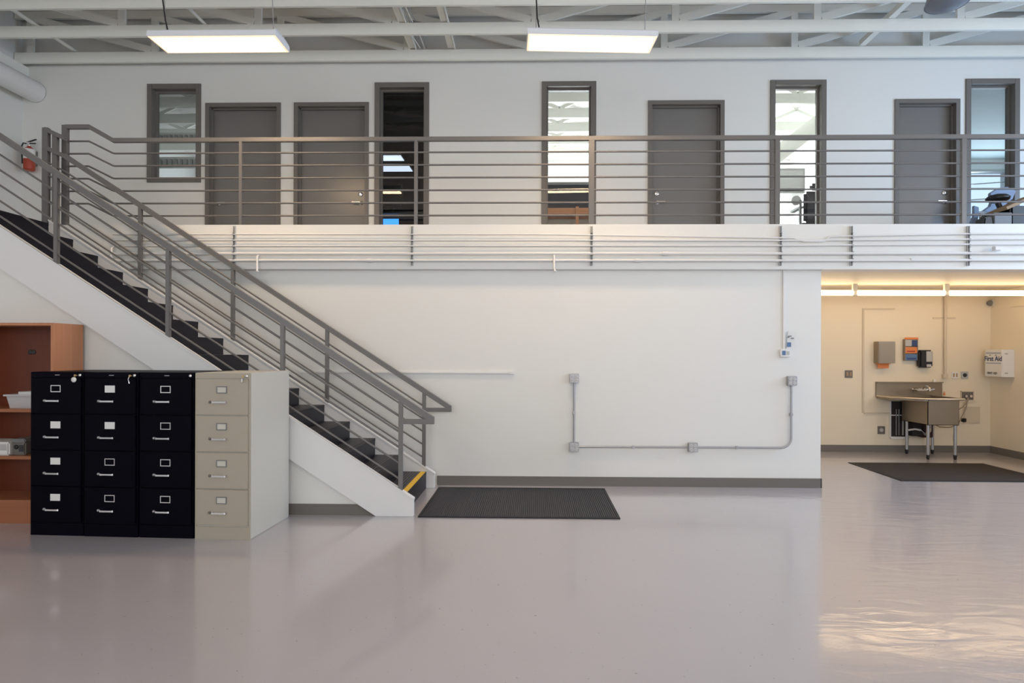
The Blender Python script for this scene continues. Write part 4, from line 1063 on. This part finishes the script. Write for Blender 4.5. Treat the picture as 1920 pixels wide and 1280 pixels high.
def text_on(parent, s, size, loc, rot, m, name='lettering'):
    cu = bpy.data.curves.new('txt', 'FONT'); cu.body = s; cu.size = size; cu.extrude = .0008; cu.offset = .0022; cu.align_x = 'CENTER'; cu.align_y = 'CENTER'
    tmp = bpy.data.objects.new('txt', cu); COL.objects.link(tmp)
    bpy.context.view_layer.update()
    me = bpy.data.meshes.new_from_object(tmp.evaluated_get(bpy.context.evaluated_depsgraph_get()))
    bpy.data.objects.remove(tmp); me.name = name
    me.materials.clear(); me.materials.append(M[m])
    o = bpy.data.objects.new(name, me); COL.objects.link(o); o.parent = parent
    o.location = Vector(loc) - ORG[parent.name]; o.rotation_euler = rot
    return o


ym = (ya1 + yb1) / 2; hz = z1 - z0
RX = (math.pi / 2, 0, -math.pi / 2)
text_on(t, 'First Aid', .098, (xf - .0135, ym, z0 + hz * .66), RX, 'blue')
text_on(t, 'FIRST AID', .045, (xf - .0135, ym + .02, z0 + hz * .13), RX, 'grey')
mb = MB()
mb.box(xf - .014, xf - .012, ya1 + .02, yb1 - .02, z0 + hz * .86, z0 + hz * .885)
mb.box(xf - .014, xf - .012, ya1 + .02, yb1 - .02, z0 + hz * .49, z0 + hz * .51)
mb.build('printed_lines', 'midblue', t)
mb = MB()
for dy in (-.05, .06): mb.box(xf - .014, xf - .012, ym + dy - .012, ym + dy + .012, z0 + hz * .78, z0 + hz * .815)
mb.build('cross_mark', 'grey', t)
mb = MB()
for zz in (.82, .12): mb.box(xf + .03, xf + .075, ya1 - .002, ya1, z0 + hz * zz, z0 + hz * (zz + .05))
mb.build('side_print', 'lightgrey', t)
# dome camera on the same wall
p = at(1855, 568, X=XS - .05)
t = thing('dome_camera', 'small dark dome camera high in the alcove corner', 'camera', (XS, p.y, p.z))
MB().box(XS - .03, XS, p.y - .04, p.y + .04, p.z - .04, p.z + .06).build('mount', 'papergrey', t, bevel=.006)
MB().lathe((XS - .03, p.y, p.z), [(.045, 0), (.043, -.02), (.03, -.04), (.001, -.05)], 18, 'X').build('dome', 'grey', t)
p = at(1905, 573, X=XS - .01)
tag(MB().box(XS - .016, XS, p.y - .25, p.y + .1, p.z - .01, p.z + .01).box(XS - .016, XS, p.y - .26, p.y - .24, p.z, 2.46).build('wall_raceway', 'sinkwall'), 'thin cream raceway high on the right alcove wall', 'raceway')

# ---------------------------------------------------------------- fire extinguisher at the stair head
p = at(55, 292, Y=YU - .12)
t = thing('fire_extinguisher', 'red fire extinguisher on the wall at the head of the stairs', 'fire extinguisher', (p.x, YU - .11, at(55, 320, Y=YU - .12).z))
ex, ey = p.x - .01, YU - .11; e0 = at(55, 320, Y=YU - .12).z
MB().lathe((ex, ey, e0), [(.05, 0), (.066, .012), (.068, .03), (.068, .27), (.055, .31), (.025, .335), (.018, .35)], 24).build('cylinder', 'red', t)
MB().lathe((ex, ey, e0 + .16), [(.0688, 0), (.0688, .14)], 24).build('instruction_label', 'paper', t)
MB().lathe((ex, ey, e0 + .345), [(.02, 0), (.022, .02), (.02, .05)], 14).box(ex - .02, ex + .02, ey - .02, ey + .02, e0 + .37, e0 + .40).build('valve', 'chrome', t)
MB().bar((ex - .03, ey, e0 + .40), (ex + .10, ey - .0, e0 + .44), .02, .012).bar((ex - .03, ey, e0 + .385), (ex + .09, ey, e0 + .385), .02, .012).build('handle', 'blackplastic', t)
MB().tube([(ex - .02, ey, e0 + .38), (ex - .07, ey - .02, e0 + .385), (ex - .095, ey - .02, e0 + .33), (ex - .085, ey - .02, e0 + .2), (ex - .08, ey - .02, e0 + .1)], .010, 8).build('hose', 'blackplastic', t)
MB().box(ex - .03, ex + .03, YU - .045, YU, e0 + .1, e0 + .3).build('wall_bracket', 'frame', t)

# ---------------------------------------------------------------- things on the gallery at far right
YG = 7.35
def g_(px, py): return at(px, py, Y=YG)
def gb(px, py): return at(px, py, Y=YG + .55)
a = g_(1896, 385); b = g_(1965, 421)
t = thing('copy_machine', 'black office machine with tan edge on the gallery at far right', 'machine', ((a.x + b.x) / 2, YG + .2, ZF))
MB().box(a.x, b.x, YG, YG + .5, ZF, a.z).build('machine_body', 'blackplastic', t, bevel=.02)
e0_, e1_ = g_(1882, 392), g_(1930, 370)
MB().bar((e0_.x, YG + .1, e0_.z), (e1_.x + .1, YG + .1, e1_.z + .04), .3, .035).build('tray', 'card', t, label='tan tray edge')
c = g_(1901, 361)
MB().lathe((c.x, YG + .25, c.z - .05), [(.08, 0), (.12, .02), (.13, .05), (.10, .08), (.04, .095)], 24).build('cap', 'blackplastic', t)
MB().tube([(c.x, YG + .25, c.z - .06), (c.x + .05, YG + .25, a.z - .02)], .03, 10).build('neck', 'blackplastic', t)
a = g_(1861, 402); b = g_(1894, 421)
tag(MB().box(a.x, b.x, YG - .03, YG + .2, ZF, a.z).box(a.x - .01, b.x + .003, YG - .035, YG + .205, a.z, a.z + .015).build('carton', 'grey', bevel=.006), 'grey box beside the black machine on the gallery', 'box')
a = g_(1843, 406); b = g_(1858, 421)
t = thing('black_bag', 'small black bag left of the grey box on the gallery', 'bag', ((a.x + b.x) / 2, YG, ZF))
MB().prism([(a.x - .02, ZF), (b.x + .02, ZF), (b.x + .03, ZF + .06), (b.x, a.z), (a.x + .01, a.z - .01)], YG - .02, YG + .14).build('bag_body', 'blackplastic', t, bevel=.012)
MB().tube([(a.x + .02, YG + .06, a.z - .015), (a.x + .04, YG + .06, a.z + .03), (b.x - .02, YG + .06, a.z + .03), (b.x - .01, YG + .06, a.z - .01)], .006, 8).build('bag_handle', 'slot', t)
# draped pale blue cloth over a stand
t = thing('clothes_stand', 'small stand with pale blue cloth draped over it on the gallery', 'stand', (gb(1865, 421).x, YG, ZF))
P = [gb(*q) for q in ((1856, 362), (1872, 352), (1890, 350), (1906, 357), (1900, 372), (1884, 385), (1872, 398), (1862, 402), (1842, 396), (1856, 386), (1860, 376))]
MB().prism([(q.x, q.z) for q in P], YG + .55, YG + .60).build('cloth', 'paleblue', t, bevel=.01)
P = [gb(*q) for q in ((1826, 385), (1836, 388), (1836, 404), (1831, 421), (1819, 421), (1826, 404))]
MB().prism([(q.x, q.z) for q in P], YG + .55, YG + .59).build('cloth_end', 'paleblue', t, bevel=.006)
q0, q1 = gb(1828, 398), gb(1870, 396)
MB().tube([(q0.x, YG + .57, q0.z), (q1.x, YG + .57, q1.z)], .016, 8).tube([(q0.x + .01, YG + .57, q0.z), (q0.x - .02, YG + .57, ZF)], .014, 8).tube([(q1.x, YG + .57, q1.z), (q1.x, YG + .57, ZF)], .014, 8).tube([(gb(1840, 400).x, YG + .57, q0.z), (gb(1842, 400).x, YG + .57, ZF)], .014, 8).build('stand_frame', 'lightgrey', t)
